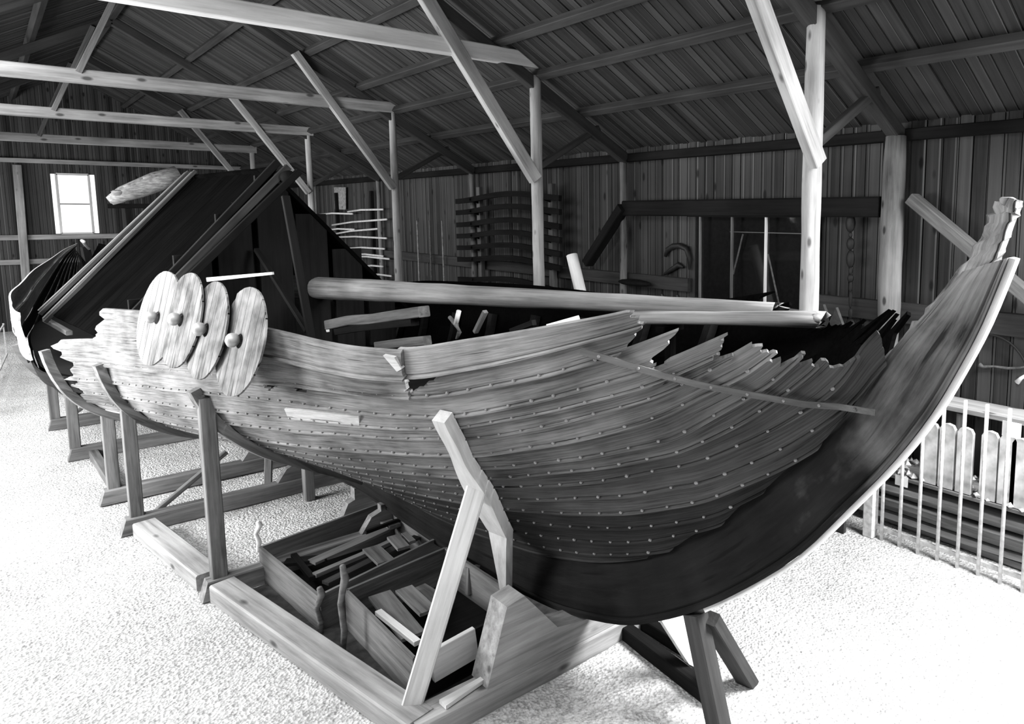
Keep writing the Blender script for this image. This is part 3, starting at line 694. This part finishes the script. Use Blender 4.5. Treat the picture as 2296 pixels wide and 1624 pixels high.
# forward plank stack
for k in range(3):
    s=R0-.1-.09*k;timber('end_plank',W(s,1.95,ze+.02-.05*k),W(s,-.04-.1*k,zr_+.18-.06*k),.09,.06,'beamd' if k==1 else 'dark',ch,up=(A2[0],A2[1],0))
for k in range(7):
    w=1.5-.5*k;h=zr_-abs(w)*1.02
    timber('gable_plank',W(R0+.05,w,1.78),W(R0+.05,w,h),.42,.05,'dark',ch,up=(A2[0],A2[1],0))
log('ridge_pole',W(R0-.3,-.1,zr_-.02),W(R1+.2,-.1,zr_-.02),.09,.08,'dark',ch)
# tall leaning planks forward of the chamber
for i,(p0,p1,w,mt,lab) in enumerate([((662,560),(640,440),.09,'dark','Tall plank with a pale lit edge leaning before the burial chamber'),((560,620),(545,455),.28,'dark','Broad dark plank standing against the chamber gable'),((490,640),(478,560),.22,'dark','Short grey plank end peeping over the shields'),((600,600),(575,560),.06,'dark','Thin dark lath leaning in the chamber opening'),((700,700),(712,655),.12,'dark','Dark upright plank standing inside the ship under the mast')]):
    a=atw(*p0,w=.3 if i<4 else -1.2);b=atw(*p1,w=.3 if i<4 else -1.2);a=a+(a-b).normalized()*max(0,(a.z-1.78)*1.0)
    o=timber('leaning_plank',a,b,w,.05,mt,up=(A2[0],A2[1],.0));tag(o,lab,'plank')
# things lying inside the ship amidships
for i,(p0,p1,w,h,mt,lab) in enumerate([((740,728),(948,695),.14,.12,'mid','Curved grey timber lying inside the ship below the mast'),((850,777),(955,763),.1,.1,'mid','Short grey log just above the ship rail amidships'),((760,745),(930,722),.1,.08,'dark','Dark timber lying under the curved grey timber'),((1065,748),(1090,700),.05,.04,'mid','Thin slanting stick inside the ship'),((1150,744),(1198,728),.05,.05,'dark','Dark stick end beside the second post'),((1228,738),(1300,714),.07,.04,'pale','Pale lath resting along the ship rail')]):
    a=atw(*p0,w=-.2 if i<5 else 1.15);b=atw(*p1,w=-.2 if i<5 else 1.0)
    o=timber('timber_fragment',a,b,w,h,mt,wob=.02);tag(o,lab,'timber')
fk=[atw(1008,711,-.2),atw(1024,730,-.2),atw(1030,745,-.2),atw(1024,760,-.2)]
t=thing('forked_stick','Forked grey stick standing inside the ship','stick',fk[-1])
tube('stick_stem',fk,[.02,.025,.025,.015],'mid',t,6);tube('stick_branch',[atw(1029,697,-.2),atw(1022,728,-.2)],.025,'pale',t,6)
prism('small_tag',[atw(730,733,-.2),atw(738,731,-.2),atw(739,744,-.2),atw(733,745,-.2)],(0,.02,0),'card');tag(bpy.data.objects['small_tag'],'Tiny white tag inside the ship left of the curved timber','tag')
# log on trestle near the stern
t=thing('bark_log','Ragged pale-barked log lying on a dark frame beyond the stern','log',at(320,430,Y=23))
pts=[at(x,y,Y=23) for x,y in ((246,452),(275,436),(310,424),(350,408),(400,390))]
tube('trunk',pts,[.13,.2,.24,.26,.22],'bark',t,14)
for k,(x,y) in enumerate(((262,432),(290,420),(318,412),(335,400))):ball('bark_flake',at(x,y,Y=22.85),.09,'bark',t,(1.6,.6,.8),.5,8)
t=thing('log_trestle','Dark trestle frame under the barked log','trestle',(3.2,23,0))
timber('cross_bar',at(240,462,Y=23),at(430,462,Y=23),.14,.12,'dark',t)
for x in (285,370):
    p=at(x,462,Y=23);timber('leg',p,(p.x+.1,23,0),.12,.1,'dark',t)
# ================================================================= CRADLES
CR=[(16.1,.62,12.1,1.70,.80,'sternmost, farthest back at the left'),(13.87,.73,9.95,1.80,.85,'second from the stern end'),(11.45,.88,7.45,1.83,.9,'third from the stern end'),(10.18,.95,6.2,1.87,.86,'fourth from the stern end, with a tall curved arm'),(7.87,1.32,3.9,1.72,.81,'fifth from the stern end, standing right of the open shields gap')]
LB=['Dark wooden hull cradle farthest back at the left edge under the stern','Dark wooden hull cradle second from the back, post standing on a long sleeper','Wooden hull cradle with grey post directly left of the one with the tall curved arm','Wooden hull cradle with curved arm reaching up beside the ragged plank ends','Tall wooden hull cradle whose curved arm ends under the shields']
for i,(y,x0,s,wp,qt,_) in enumerate(CR):
    t=thing('hull_cradle',LB[i],'cradle',(x0+1,y,0),'hull cradles')
    mt='cradle' if i>=2 else 'mid'
    timber('sleeper',(x0,y,.09),(5.4,y,.09),.16,.2,mt,t,cut=(.3,0))
    pw=W(s,wp,0);w_,z_=sec(s,.55)
    # post under the chock
    qs=.5;
    for k in range(40,95):
        ww,zz=sec(s,k/100)
        if ww>wp-.02:qs=k/100;break
    zt=sec(s,qs)[1]-.02
    timber('post',V((pw.x,y+.02,.18)),V((W(s,wp,0).x,y+.02,zt)),.14,.12,mt,t)
    timber('post_brace',V((pw.x+.2,y+.1,.15)),V((pw.x+1.0,y+.1,.72)),.08,.05,mt,t) if i in (0,3) else None
    pts=[];nn=[];ws=[];n=26
    q0=.0 if i==0 else .0
    for k in range(n):
        q=.06+(qt-.06)*k/(n-1);pts.append(hp(s,q,.034));nn.append(tuple(hp(s,q,.2)-hp(s,q,.05)))
    strip('curved_arm',pts,.10 if i>2 else .09,.09,mt,t,nn)
    kx=W(s,0,0);
    prism('keel_stand',[(kx.x-.32,y-.05,.19),(kx.x+.32,y-.05,.19),(kx.x+.2,y-.05,.36),(kx.x+.09,y-.05,.4),(kx.x+.09,y-.05,.47),(kx.x-.09,y-.05,.47),(kx.x-.09,y-.05,.4),(kx.x-.2,y-.05,.36)],(0,.1,0),mt,t)
# keel stand with shoulders
s=4.35;c=W(s,0,0)
o=prism('keel_stand',[c+V(p) for p in ((-.30,0,0),(.34,0,0),(.20,0,.30),(.08,0,.33),(.08,0,.47),(-.08,0,.47),(-.08,0,.33),(-.16,0,.30))],(0,.12,0),'cradle');tag(o,'Shouldered wooden block standing on the gravel under the keel, dark front and pale edge','block')
c=W(5.62,.1,0);o=timber('keel_prop',(c.x,c.y,0),(c.x,c.y,.75),.12,.13,'cradle');tag(o,'Short upright prop under the hull behind the shouldered block','prop')
a=at(598,1076,Z=.25);o=timber('slanted_prop',(a.x,a.y,.0),(a.x+.15,a.y+.35,.72),.09,.09,'cradle');tag(o,'Short slanted prop behind the tall cradle post','prop')
# front cradle : knee + raking leg + sleeper + keel block
t=thing('bow_cradle','Front cradle with a pale bent knee against the bow planks and a raking leg','cradle',(2.6,4.7,0))
pts=[];nn=[];ws=[]
KN=[(.31,.775),(.38,.662),(.476,.569),(.604,.448),(.769,.328),(.95,.20)]
ks=pch([(k,a) for k,(a,b) in enumerate(KN)]);kq=pch([(k,b) for k,(a,b) in enumerate(KN)])
for k in range(21):
    u=k/20*5;pts.append(hp(ks(u),kq(u),.036));nn.append(tuple(hp(ks(u),kq(u),.2)-hp(ks(u),kq(u),.05)));ws.append(.10+.10*sm(1.5,3.2,u)-.02*sm(3.5,5,u))
e=pts[-1];f=W(1.16,.20,.36)
for k in range(1,7):
    u=k/6;pts.append(e.lerp(f,u));nn.append(nn[20]);ws.append(.18-.14*u)
strip('knee',pts,.1,.10,'pale',t,nn,ws)
kp=hp(.60,.45,.13)
timber('raking_leg',V((2.03,4.86,-.03)),kp+V((.02,0,.06)),.16,.15,'pale',t,up=(.8,-.6,0))
timber('sleeper',(1.98,4.66,.07),(4.12,4.66,.07),.24,.2,'beam',t,wob=.004)
P=[(1092,1520),(1137,1362),(1180,1328),(1250,1356),(1330,1383),(1402,1395),(1300,1440)]
q=[at(x,y,Y=4.56) for x,y in P];q[0].z=.17;q[5].z=max(q[5].z,.17);q[6].z=.17
pl=[V((q[0].x,4.56,.17)),V((q[1].x,4.56,q[1].z)),V((q[1].x+.16,4.56,q[1].z+.03)),V((q[3].x,4.56,.40)),V((q[5].x,4.56,.27)),V((q[5].x+.05,4.56,.17))]
prism('keel_block',pl,(0,.24,0),'beam',t)
prism('wedge',[at(985,1578,Z=.18),at(1062,1535,Z=.18),at(1100,1512,Z=.18),at(1100,1522,Z=.18),at(1000,1592,Z=.18)],(0,.0,.03),'pale',t)
timber('chock_board',V((2.28,4.93,.3)),V((2.66,4.93,.34)),.05,.26,'pale',t)
# side sills on the ground
o=timber('sill_timber',at(325,1183,Z=.09),at(470,1300,Z=.09),.24,.17,'beam');tag(o,'Shorter pale squared timber on the gravel between two cradles','timber')
o=timber('sill_timber',at(500,1322,Z=.09),V((2.04,4.62,.09)),.24,.18,'beam');tag(o,'Long pale squared timber on the gravel in the foreground, running to the raking leg','timber')
o=timber('sill_timber',at(205,1010,Z=.06)+V((0,.1,0)),at(262,1100,Z=.06),.12,.12,'mid');tag(o,'Dark squared timber on the ground under the stern cradles','timber')
# bow trestle
t=thing('bow_trestle','Dark splay-legged trestle carrying the foot of the stem','trestle',(3.75,3.4,0))
timber('leg',V((3.63,3.13,-.02)),W(-.80,.0,.86),.13,.15,'beamd',t)
timber('leg',V((4.28,3.42,-.02)),V((3.68,3.32,.84)),.16,.10,'beamd',t)
prism('back_board',[at(1478,1384,Y=3.75),at(1545,1372,Y=3.75),at(1588,1512,Y=3.75),at(1545,1490,Y=3.75)],(0,.05,0),'pale',t)
timber('base_rail',(3.86,3.42,.05),(3.95,4.56,.05),.12,.13,'dark',t)
timber('base_rail',(4.16,3.75,.05),(4.16,4.56,.05),.1,.12,'dark',t)
# ================================================================= CRATES with fragments
def crate(name,label,cs,h,t=.03,mats=('zinc',)*4):
    c=sum((V((x,y,0)) for x,y in cs),V())/4;r=thing(name,label,'crate',c)
    for i in range(4):
        a=V((*cs[i],h/2));b=V((*cs[(i+1)%4],h/2));timber('crate_side',a,b,t,h,mats[i],r,ch=.02,wob=.0)
    prism('crate_bottom',[V((x,y,.02)) for x,y in cs],(0,0,.02),'dark',r);return r
crate('specimen_crate','Low open crate nearer the tall cradle post, full of broken planks',[(1.85,7.9),(3.2,8.15),(3.3,6.85),(1.97,6.5)],.36,mats=('mid','mid','mid','mid'))
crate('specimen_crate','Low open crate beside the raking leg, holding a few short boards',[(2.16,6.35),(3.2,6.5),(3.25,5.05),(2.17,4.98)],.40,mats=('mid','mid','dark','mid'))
def frag(p0,p1,z0,z1,w,h,mt,lab,grp='plank fragments in the crates'):
    a=at(p0[0],p0[1],Z=z0);b=at(p1[0],p1[1],Z=z1);o=timber('plank_fragment',a,b,w,h,mt,wob=.008,up=(0,0,1));tag(o,lab,'wood fragment',grp)
fr=[((700,1262),(905,1168),.22,.24,.13,.03,'mid','Long grey plank piece along the back of the full crate'),
((705,1290),(900,1205),.25,.25,.07,.04,'mid','Long narrow plank piece in the middle of the full crate'),
((730,1310),(935,1205),.24,.25,.1,.03,'beamd','Darker long plank piece in the full crate'),
((770,1318),(985,1212),.27,.28,.09,.04,'mid','Long plank piece against the front side of the full crate'),
((640,1262),(735,1250),.2,.22,.12,.04,'dark','Dark blunt piece at the left of the full crate'),
((832,1228),(865,1262),.30,.30,.17,.03,'mid','Square pale board end lying across the full crate'),
((880,1205),(905,1230),.30,.30,.13,.03,'mid','Small square board piece at the right of the full crate'),
((905,1198),(925,1215),.30,.30,.07,.03,'mid','Narrowest small board piece at the right of the full crate'),
((855,1165),(885,1180),.27,.29,.13,.04,'mid','Blocky piece at the back right of the full crate'),
((885,1155),(985,1205),.26,.26,.12,.03,'mid','Slanting board across the right end of the full crate'),
((820,1195),(900,1165),.30,.31,.04,.04,'dark','Dark thin lath over the boards in the full crate'),
((660,1245),(700,1300),.2,.22,.06,.05,'dark','Dark curved scrap in the left corner of the full crate'),
((850,1335),(925,1430),.30,.30,.2,.03,'mid','Largest grey board in the crate beside the raking leg'),
((905,1320),(960,1375),.32,.32,.16,.03,'mid','Short grey board behind the largest one beside the raking leg'),
((850,1372),(935,1445),.33,.33,.06,.04,'pale','Pale lath along the side of the crate beside the raking leg'),
((940,1318),(985,1350),.25,.25,.14,.04,'mid','Small board touching the raking leg'),
((1060,1270),(1060,1330),.35,.1,.14,.06,'mid','Upright pair of grey board ends behind the raking leg')]
for f in fr:frag(*f)
for i,(x,y0,y1,z,lab) in enumerate([(578,1170,1235,0,'Short notched stake at the back left corner of the full crate'),(768,1268,1475,0,'Dark crooked stake between the two crates'),(716,1318,1430,0,'Dark crooked stake left of the one between the crates')]):
    f0=at(x,y1,Z=0);top=at(x,y0,Y=f0.y)
    tube('stake',[f0-V((0,0,.02)),f0.lerp(top,.3)+V((.015,0,0)),f0.lerp(top,.6)-V((.02,0,0)),f0.lerp(top,.85)+V((.02,0,0)),top],[.022,.028,.024,.036,.024],'mid' if i else 'pale',None,7)
    tag(bpy.data.objects['stake' if i==0 else 'stake.%03d'%i],lab,'stake')
# ================================================================= RIGHT SIDE : fence and goods
t=thing('fence','Tall fence of pale upright bars in front of the right-hand wall','fence',(7.39,3,0))
timber('fence_post',(7.39,4.12,0),(7.39,4.12,1.85),.13,.13,'rail',t)
k=0
y=3.97
while y>1.6:
    log('bar',(7.39,y,-.02),(7.39,y,1.84),.021,.021,'rail',t,8,0,n=2);y-=.222
timber('fence_rail',(7.42,1.5,.12),(7.42,4.2,.12),.03,.05,'rail',t)
t=thing('wall_counter','Long plain counter shelf along the right-hand wall behind the bars','shelf',(8.15,3,0))
timber('counter_top',(8.22,1.2,1.55),(8.22,5.6,1.55),.46,.06,'beam',t,up=(0,0,1))
timber('counter_front',(7.97,1.2,.60),(7.97,5.6,.60),.05,.08,'mid',t)
timber('counter_shelf',(8.08,1.2,.66),(8.08,5.6,.66),.72,.04,'mid',t)
for y in (1.3,3.4,5.4):timber('counter_leg',(8.05,y,0),(8.05,y,1.5),.08,.08,'mid',t)
xs=[(2087,948,45),(2125,951,38),(2165,960,42),(2220,968,50),(2262,975,40),(2290,985,40)]
for i,(x,y,w) in enumerate(xs):
    a=at(x,y,X=7.74);wd=.17
    pts=[(7.74,a.y+wd*.5,.69),(7.74,a.y+wd*.5,a.z-.06),(7.74,a.y+wd*.35,a.z-.015),(7.74,a.y,a.z),(7.74,a.y-wd*.35,a.z-.015),(7.74,a.y-wd*.5,a.z-.06),(7.74,a.y-wd*.5,.69)]
    o=prism('wooden_stave',pts,(.06,0,0),'canvas');tag(o,'Round-topped wooden stave standing behind the bars, %s from the stem'%['first','second','third','fourth','fifth','sixth'][i],'stave','staves on the shelf')
for i in range(6):
    z=.05+.088*i
    o=timber('stacked_plank',(7.98+random.uniform(-.12,.12),1.2,z),(7.98+random.uniform(-.12,.12),4.4+.3*(i%3),z),.3,.075,'beam' if i%3 else 'mid',wob=.008)
    tag(o,'Plank in the low stack behind the bars, %s from the floor'%['lowest','second','third','fourth','fifth','sixth','topmost'][i],'plank','stacked planks behind the bars')
# rubble (uncountable)
vs=[];fs=[]
for k in range(220):
    c=V((random.uniform(7.7,8.35),random.uniform(1.6,4.9),random.uniform(.69,.73)));r=random.uniform(.02,.06);b=len(vs)
    for d in ((1,0,0),(-1,0,0),(0,1,0),(0,-1,0),(0,0,1),(0,0,-1)):vs.append(c+V(d)*r*random.uniform(.6,1.3))
    for f in ((0,2,4),(2,1,4),(1,3,4),(3,0,4),(2,0,5),(1,2,5),(3,1,5),(0,3,5)):fs.append(tuple(x+b for x in f))
tag(mesh('rubble',vs,fs,'canvas'),'Loose fragments and rubble spread on the low shelf behind the bars','rubble',kind='stuff')
for i,(x,y,w,h,lab) in enumerate([(2021,1079,30,26,'White card fixed low behind the fence bars next to the stem'),(2268,964,36,34,'White card fixed high behind the fence bars at the right edge')]):
    c=at(x,y,X=7.414);d=.0046
    o=prism('white_card',[(7.414,c.y-w*d/2*1.1,c.z-h*d/2),(7.414,c.y+w*d/2*1.1,c.z-h*d/2),(7.414,c.y+w*d/2*1.1,c.z+h*d/2),(7.414,c.y-w*d/2*1.1,c.z+h*d/2)],(.006,0,0),'card');tag(o,lab,'card')
# wall brace, hoop, branch, rope
o=timber('wall_brace',at(2045,445,X=XR-.2),at(2400,745,X=XR-.2),.14,.2,'mid',up=(1,0,0));tag(o,'Heavy diagonal brace on the right-hand wall, passing behind the stem','brace')
hc=at(2212,845,X=XR-.1);pts=[hc+V((0,math.cos(a)*.46,math.sin(a)*.50)) for a in [math.radians(x) for x in range(-10,191,10)]]
o=tube('iron_hoop',pts,.014,'iron');tag(o,'Thin bent iron hoop hung on the wall right of the stem','hoop')
hc=at(1972,775,X=XR-.1);pts=[hc+V((0,math.cos(a)*.2,math.sin(a)*.26)) for a in [math.radians(x) for x in range(0,181,15)]]
o=tube('iron_hoop',pts,.012,'iron');tag(o,'Small bent iron hoop on the wall between the rope and the stem','hoop')
o=tube('dry_branch',[at(x,y,X=XR-.03) for x,y in ((2196,818),(2205,823),(2230,822),(2260,826),(2285,825),(2305,822))],[.03,.018,.012,.016,.012,.01],'mid');tag(o,'Thin pale branch lying along the wall right of the stem','branch')
o=tube('dry_branch',[at(x,y,X=8.2) for x,y in ((2280,858),(2290,848),(2310,836))],[.03,.02,.015],'pale');tag(o,'Short pale twig at the right edge above the counter','branch')
t=thing('hanging_chain','Dark chain of iron blocks and links hanging on the right-hand wall','chain',at(1905,480,X=8.3))
for k,(y0,y1,r) in enumerate(((482,520,.075),(522,532,.03),(534,560,.06),(562,600,.065),(600,616,.03),(616,632,.05),(632,655,.03),(655,690,.028),(692,715,.035),(715,752,.085))):
    a=at(1906,y0,X=8.3);b=at(1908,y1,X=8.3);ball('chain_link',(a+b)/2,1,'iron',t,(r*.6,r,(a.z-b.z)/2+.01),0,10)
# dark shelf beam and display case
o=timber('wall_shelf',(8.33,4.62,3.86),(8.33,9.5,3.86),.3,.26,'dark');tag(o,'Thick dark horizontal shelf beam high on the right-hand wall','shelf')
t=thing('display_case','Dark glazed display case on the right-hand wall with thin pale bars','case',(8.4,7,2.4))
ya,yb,za,zb=5.62,7.95,2.42,3.74
prism('case_back',[(8.42,ya,za),(8.42,yb,za),(8.42,yb,zb),(8.42,ya,zb)],(.05,0,0),'dark',t)
timber('case_sill',(8.25,ya,za),(8.25,yb,za),.06,.04,'mid',t);timber('case_head',(8.25,ya,zb),(8.25,yb,zb),.06,.04,'dark',t)
for x in (1570,1641,1717):
    c=at(x,560,X=8.24);timber('case_bar',(8.24,c.y,za),(8.24,c.y,zb),.035,.035,'pale' if x==1717 else 'mid',t)
timber('case_cornice',(8.27,ya,3.5),(8.27,7.1,3.5),.012,.012,'mid',t)
mesh('pane',[(8.26,ya,za),(8.26,yb,za),(8.26,yb,zb),(8.26,ya,zb)],[(0,1,2,3)],'glass',t)
for i,(p0,p1,lab) in enumerate((((1644,615),(1666,525),'Thin leaning rod in the left half of the display case'),((1722,570),(1746,680),'Thin leaning rod in the right half of the display case'))):
    o=tube('leaning_rod',[at(*p0,X=8.34),at(*p1,X=8.34)],.014,'mid');tag(o,lab,'rod')
for i,(ax,ay,hw) in enumerate(((1874,690,22),(1845,683,20))):
    c=at(ax,ay,X=7.2);wd=.2
    o=prism('pointed_board',[(7.2,c.y+wd,.0),(7.2,c.y+wd,c.z-.42),(7.2,c.y,c.z),(7.2,c.y-wd,c.z-.42),(7.2,c.y-wd,.0)],(.05,0,0),'beamd');tag(o,['Right of two tall pointed boards behind the broken bow planks','Left of two tall pointed boards behind the broken bow planks'][i],'board')
pts=[at(x,y,X=8.45) for x,y in ((1492,575),(1497,560),(1510,552),(1525,551),(1540,558),(1546,580),(1546,605))]
o=tube('iron_hook',pts,[.03,.045,.05,.05,.05,.04,.02],'iron');tag(o,'Dark curved iron hook on the wall left of the display case','hook')
pts=[at(x,y,X=8.45) for x,y in ((1488,616),(1505,605),(1522,594),(1532,600))]
o=tube('iron_hook',pts,[.02,.04,.05,.02],'iron');tag(o,'Smaller dark iron hook below the big curved one','hook')
o=timber('dark_knee',at(1318,590,X=8.2),at(1398,465,X=8.2),.16,.2,'dark',up=(1,0,0));tag(o,'Dark slanting knee timber against the wall left of the second wall post','timber')
o=ball('wooden_trough',at(1422,634,X=8.27),1,'dark',None,(.13,.42,.06),0,12);tag(o,'Small dark boat-shaped trough on the wall rail','trough')
for i,(x0,y0,x1,y1) in enumerate(((1484,660,1492,678),(1518,662,1524,682),(1450,664,1458,676))):
    o=tube('small_peg',[at(x0,y0,X=8.48),at(x1,y1,X=8.48)],.02,'mid');tag(o,['Middle of three small pale pegs showing above the mast','Rightmost of three small pale pegs showing above the mast','Leftmost of three small pale pegs showing above the mast, nearest the trough'][i],'peg')
c=at(1995,520,X=8.32)  # dark strip added for the shaded side of the nearest wall post
o=timber('wall_upright',(8.32,c.y,0),(8.32,c.y,4.7),.12,.2,'dark');tag(o,'Black squared upright just left of the nearest knotty wall post','post')
# racks of ship planks on the right wall
t=thing('plank_rack','Wall rack of tall uprights with brackets holding dark planks','rack',(8.3,13,0))
for yy,dx in ((14.55,0),(11.75,0)):
    timber('rack_upright',(8.30,yy,0),(8.30,yy,4.35),.1,.14,'mid',t)
for i,z in enumerate((4.1,3.84,3.56,3.30,3.03,2.76,2.3)):
    pts=[V((8.1,11.2+ k*.45,z+.07*math.cos((k-4)*.6)-.05)) for k in range(10)]
    o=strip('stored_plank',pts,.07,.11,'dark',None,(0,0,1));tag(o,'Dark curved ship plank on the wall rack, %s from the top'%['first','second','third','fourth','fifth','sixth','lowest'][i],'plank','dark planks on the wall rack')
    for yy in (14.55,11.75):
        timber('rack_bracket',(8.28,yy,z-.1),(8.03,yy,z-.02),.04,.05,'dark',t)
# far rack: thin poles
t=thing('pole_rack','Farther wall rack with thin poles lying on it','rack',(8.3,22,0))
for yy in (20.8,23.6):timber('rack_upright',(8.36,yy,0),(8.36,yy,4.4),.1,.1,'dark',t)
SP=[(780,475,842,471),(717,481,775,480),(745,505,840,495),(735,516,782,515),(750,525,825,516),(755,532,842,534),(782,557,845,558),(790,576,855,580),(793,571,845,574),(817,598,850,598),(831,617,868,619),(700,602,735,598)]
for i,(x0,y0,x1,y1) in enumerate(SP):
    a=at(x0,y0,X=8.28);b=at(x1,y1,X=8.28)
    o=tube('thin_pole',[a,(a+b)/2+V((0,0,.03)),b+(b-a)*.25],.028,'pale',None,6);tag(o,'Thin pale pole on the farther wall rack','pole','thin poles on the farther rack')
for i,(x,lab) in enumerate(((938,'Leftmost thin upright rod standing against the wall behind the third post'),(966,'Middle thin upright rod standing against the wall behind the third post'),(994,'Rightmost thin upright rod standing against the wall behind the third post'))):
    a=at(x-3,495,X=8.3);o=tube('upright_rod',[(8.3,a.y,a.z),(8.3,a.y,.0)],.022,'beam' if i!=1 else 'mid',None,6);tag(o,lab,'rod')
o=prism('notice_board',[at(750,420,X=8.42),at(776,420,X=8.42),at(776,470,X=8.42),at(752,470,X=8.42)],(-.02,0,0),'beam');tag(o,'Pale board panel high on the wall above the thin poles','board')  # plain pale board panel
# rail at far left edge
t=thing('side_railing','Low thin railing near the far left edge of the shed','railing',(.3,20,0))
for z in (1.0,.25):timber('rail',(-.2,18,z),(.25,24,z),.03,.04,'rail',t)
for y in (18.2,20,22,23.8):timber('upright',(-.2+.075*(y-18),y,0),(-.2+.075*(y-18),y,1.05),.03,.03,'rail',t)
# ================================================================= LIGHT
w=bpy.data.worlds.new('sky');SC.world=w;w.use_nodes=True
w.node_tree.nodes['Background'].inputs[0].default_value=(1,1,1,1);w.node_tree.nodes['Background'].inputs[1].default_value=1.6
def area(name,loc,rot,sx,sy,e):
    l=bpy.data.lights.new(name,'AREA');l.shape='RECTANGLE';l.size=sx;l.size_y=sy;l.energy=e;l.color=(1,1,1)
    o=bpy.data.objects.new(name,l);COL.objects.link(o);o.location=loc;o.rotation_euler=rot
for a,b in LW:
    area('window_daylight',(XL+.05,(a+b)/2,sum(LZ)/2),(0,math.radians(-90),0),LZ[1]-LZ[0],b-a,{8.6:1150,14.5:350,24.:420}[a])  # lamps of the added left-wall windows
for s,k_,e in ((-1,0,500),(-1,1,620),(1,0,3000)):
    u0,u1=SKY[s][:2];v0,v1=SKY[s][2+k_];um=(u0+u1)/2;x=RX+s*um/cl;z=RZ-SL*um/cl-.03
    area('skylight_daylight',(x,(v0+v1)/2,z),(0,s*math.atan(SL),0),(u1-u0),(v1-v0),e)  # lamps under the added skylights
area('gable_daylight',((GW[0]+GW[1])/2,YN+.05,(GW[2]+GW[3])/2),(math.radians(90),0,math.pi),GW[1]-GW[0],GW[3]-GW[2],420)  # lamp of the added gable opening, lifts the roof timbers
area('doorway_daylight',((DW[0]+DW[1])/2,YN+.05,DH/2+.1),(math.radians(90),0,math.pi),DW[1]-DW[0],DH-.3,250)  # lamp of the added doorway
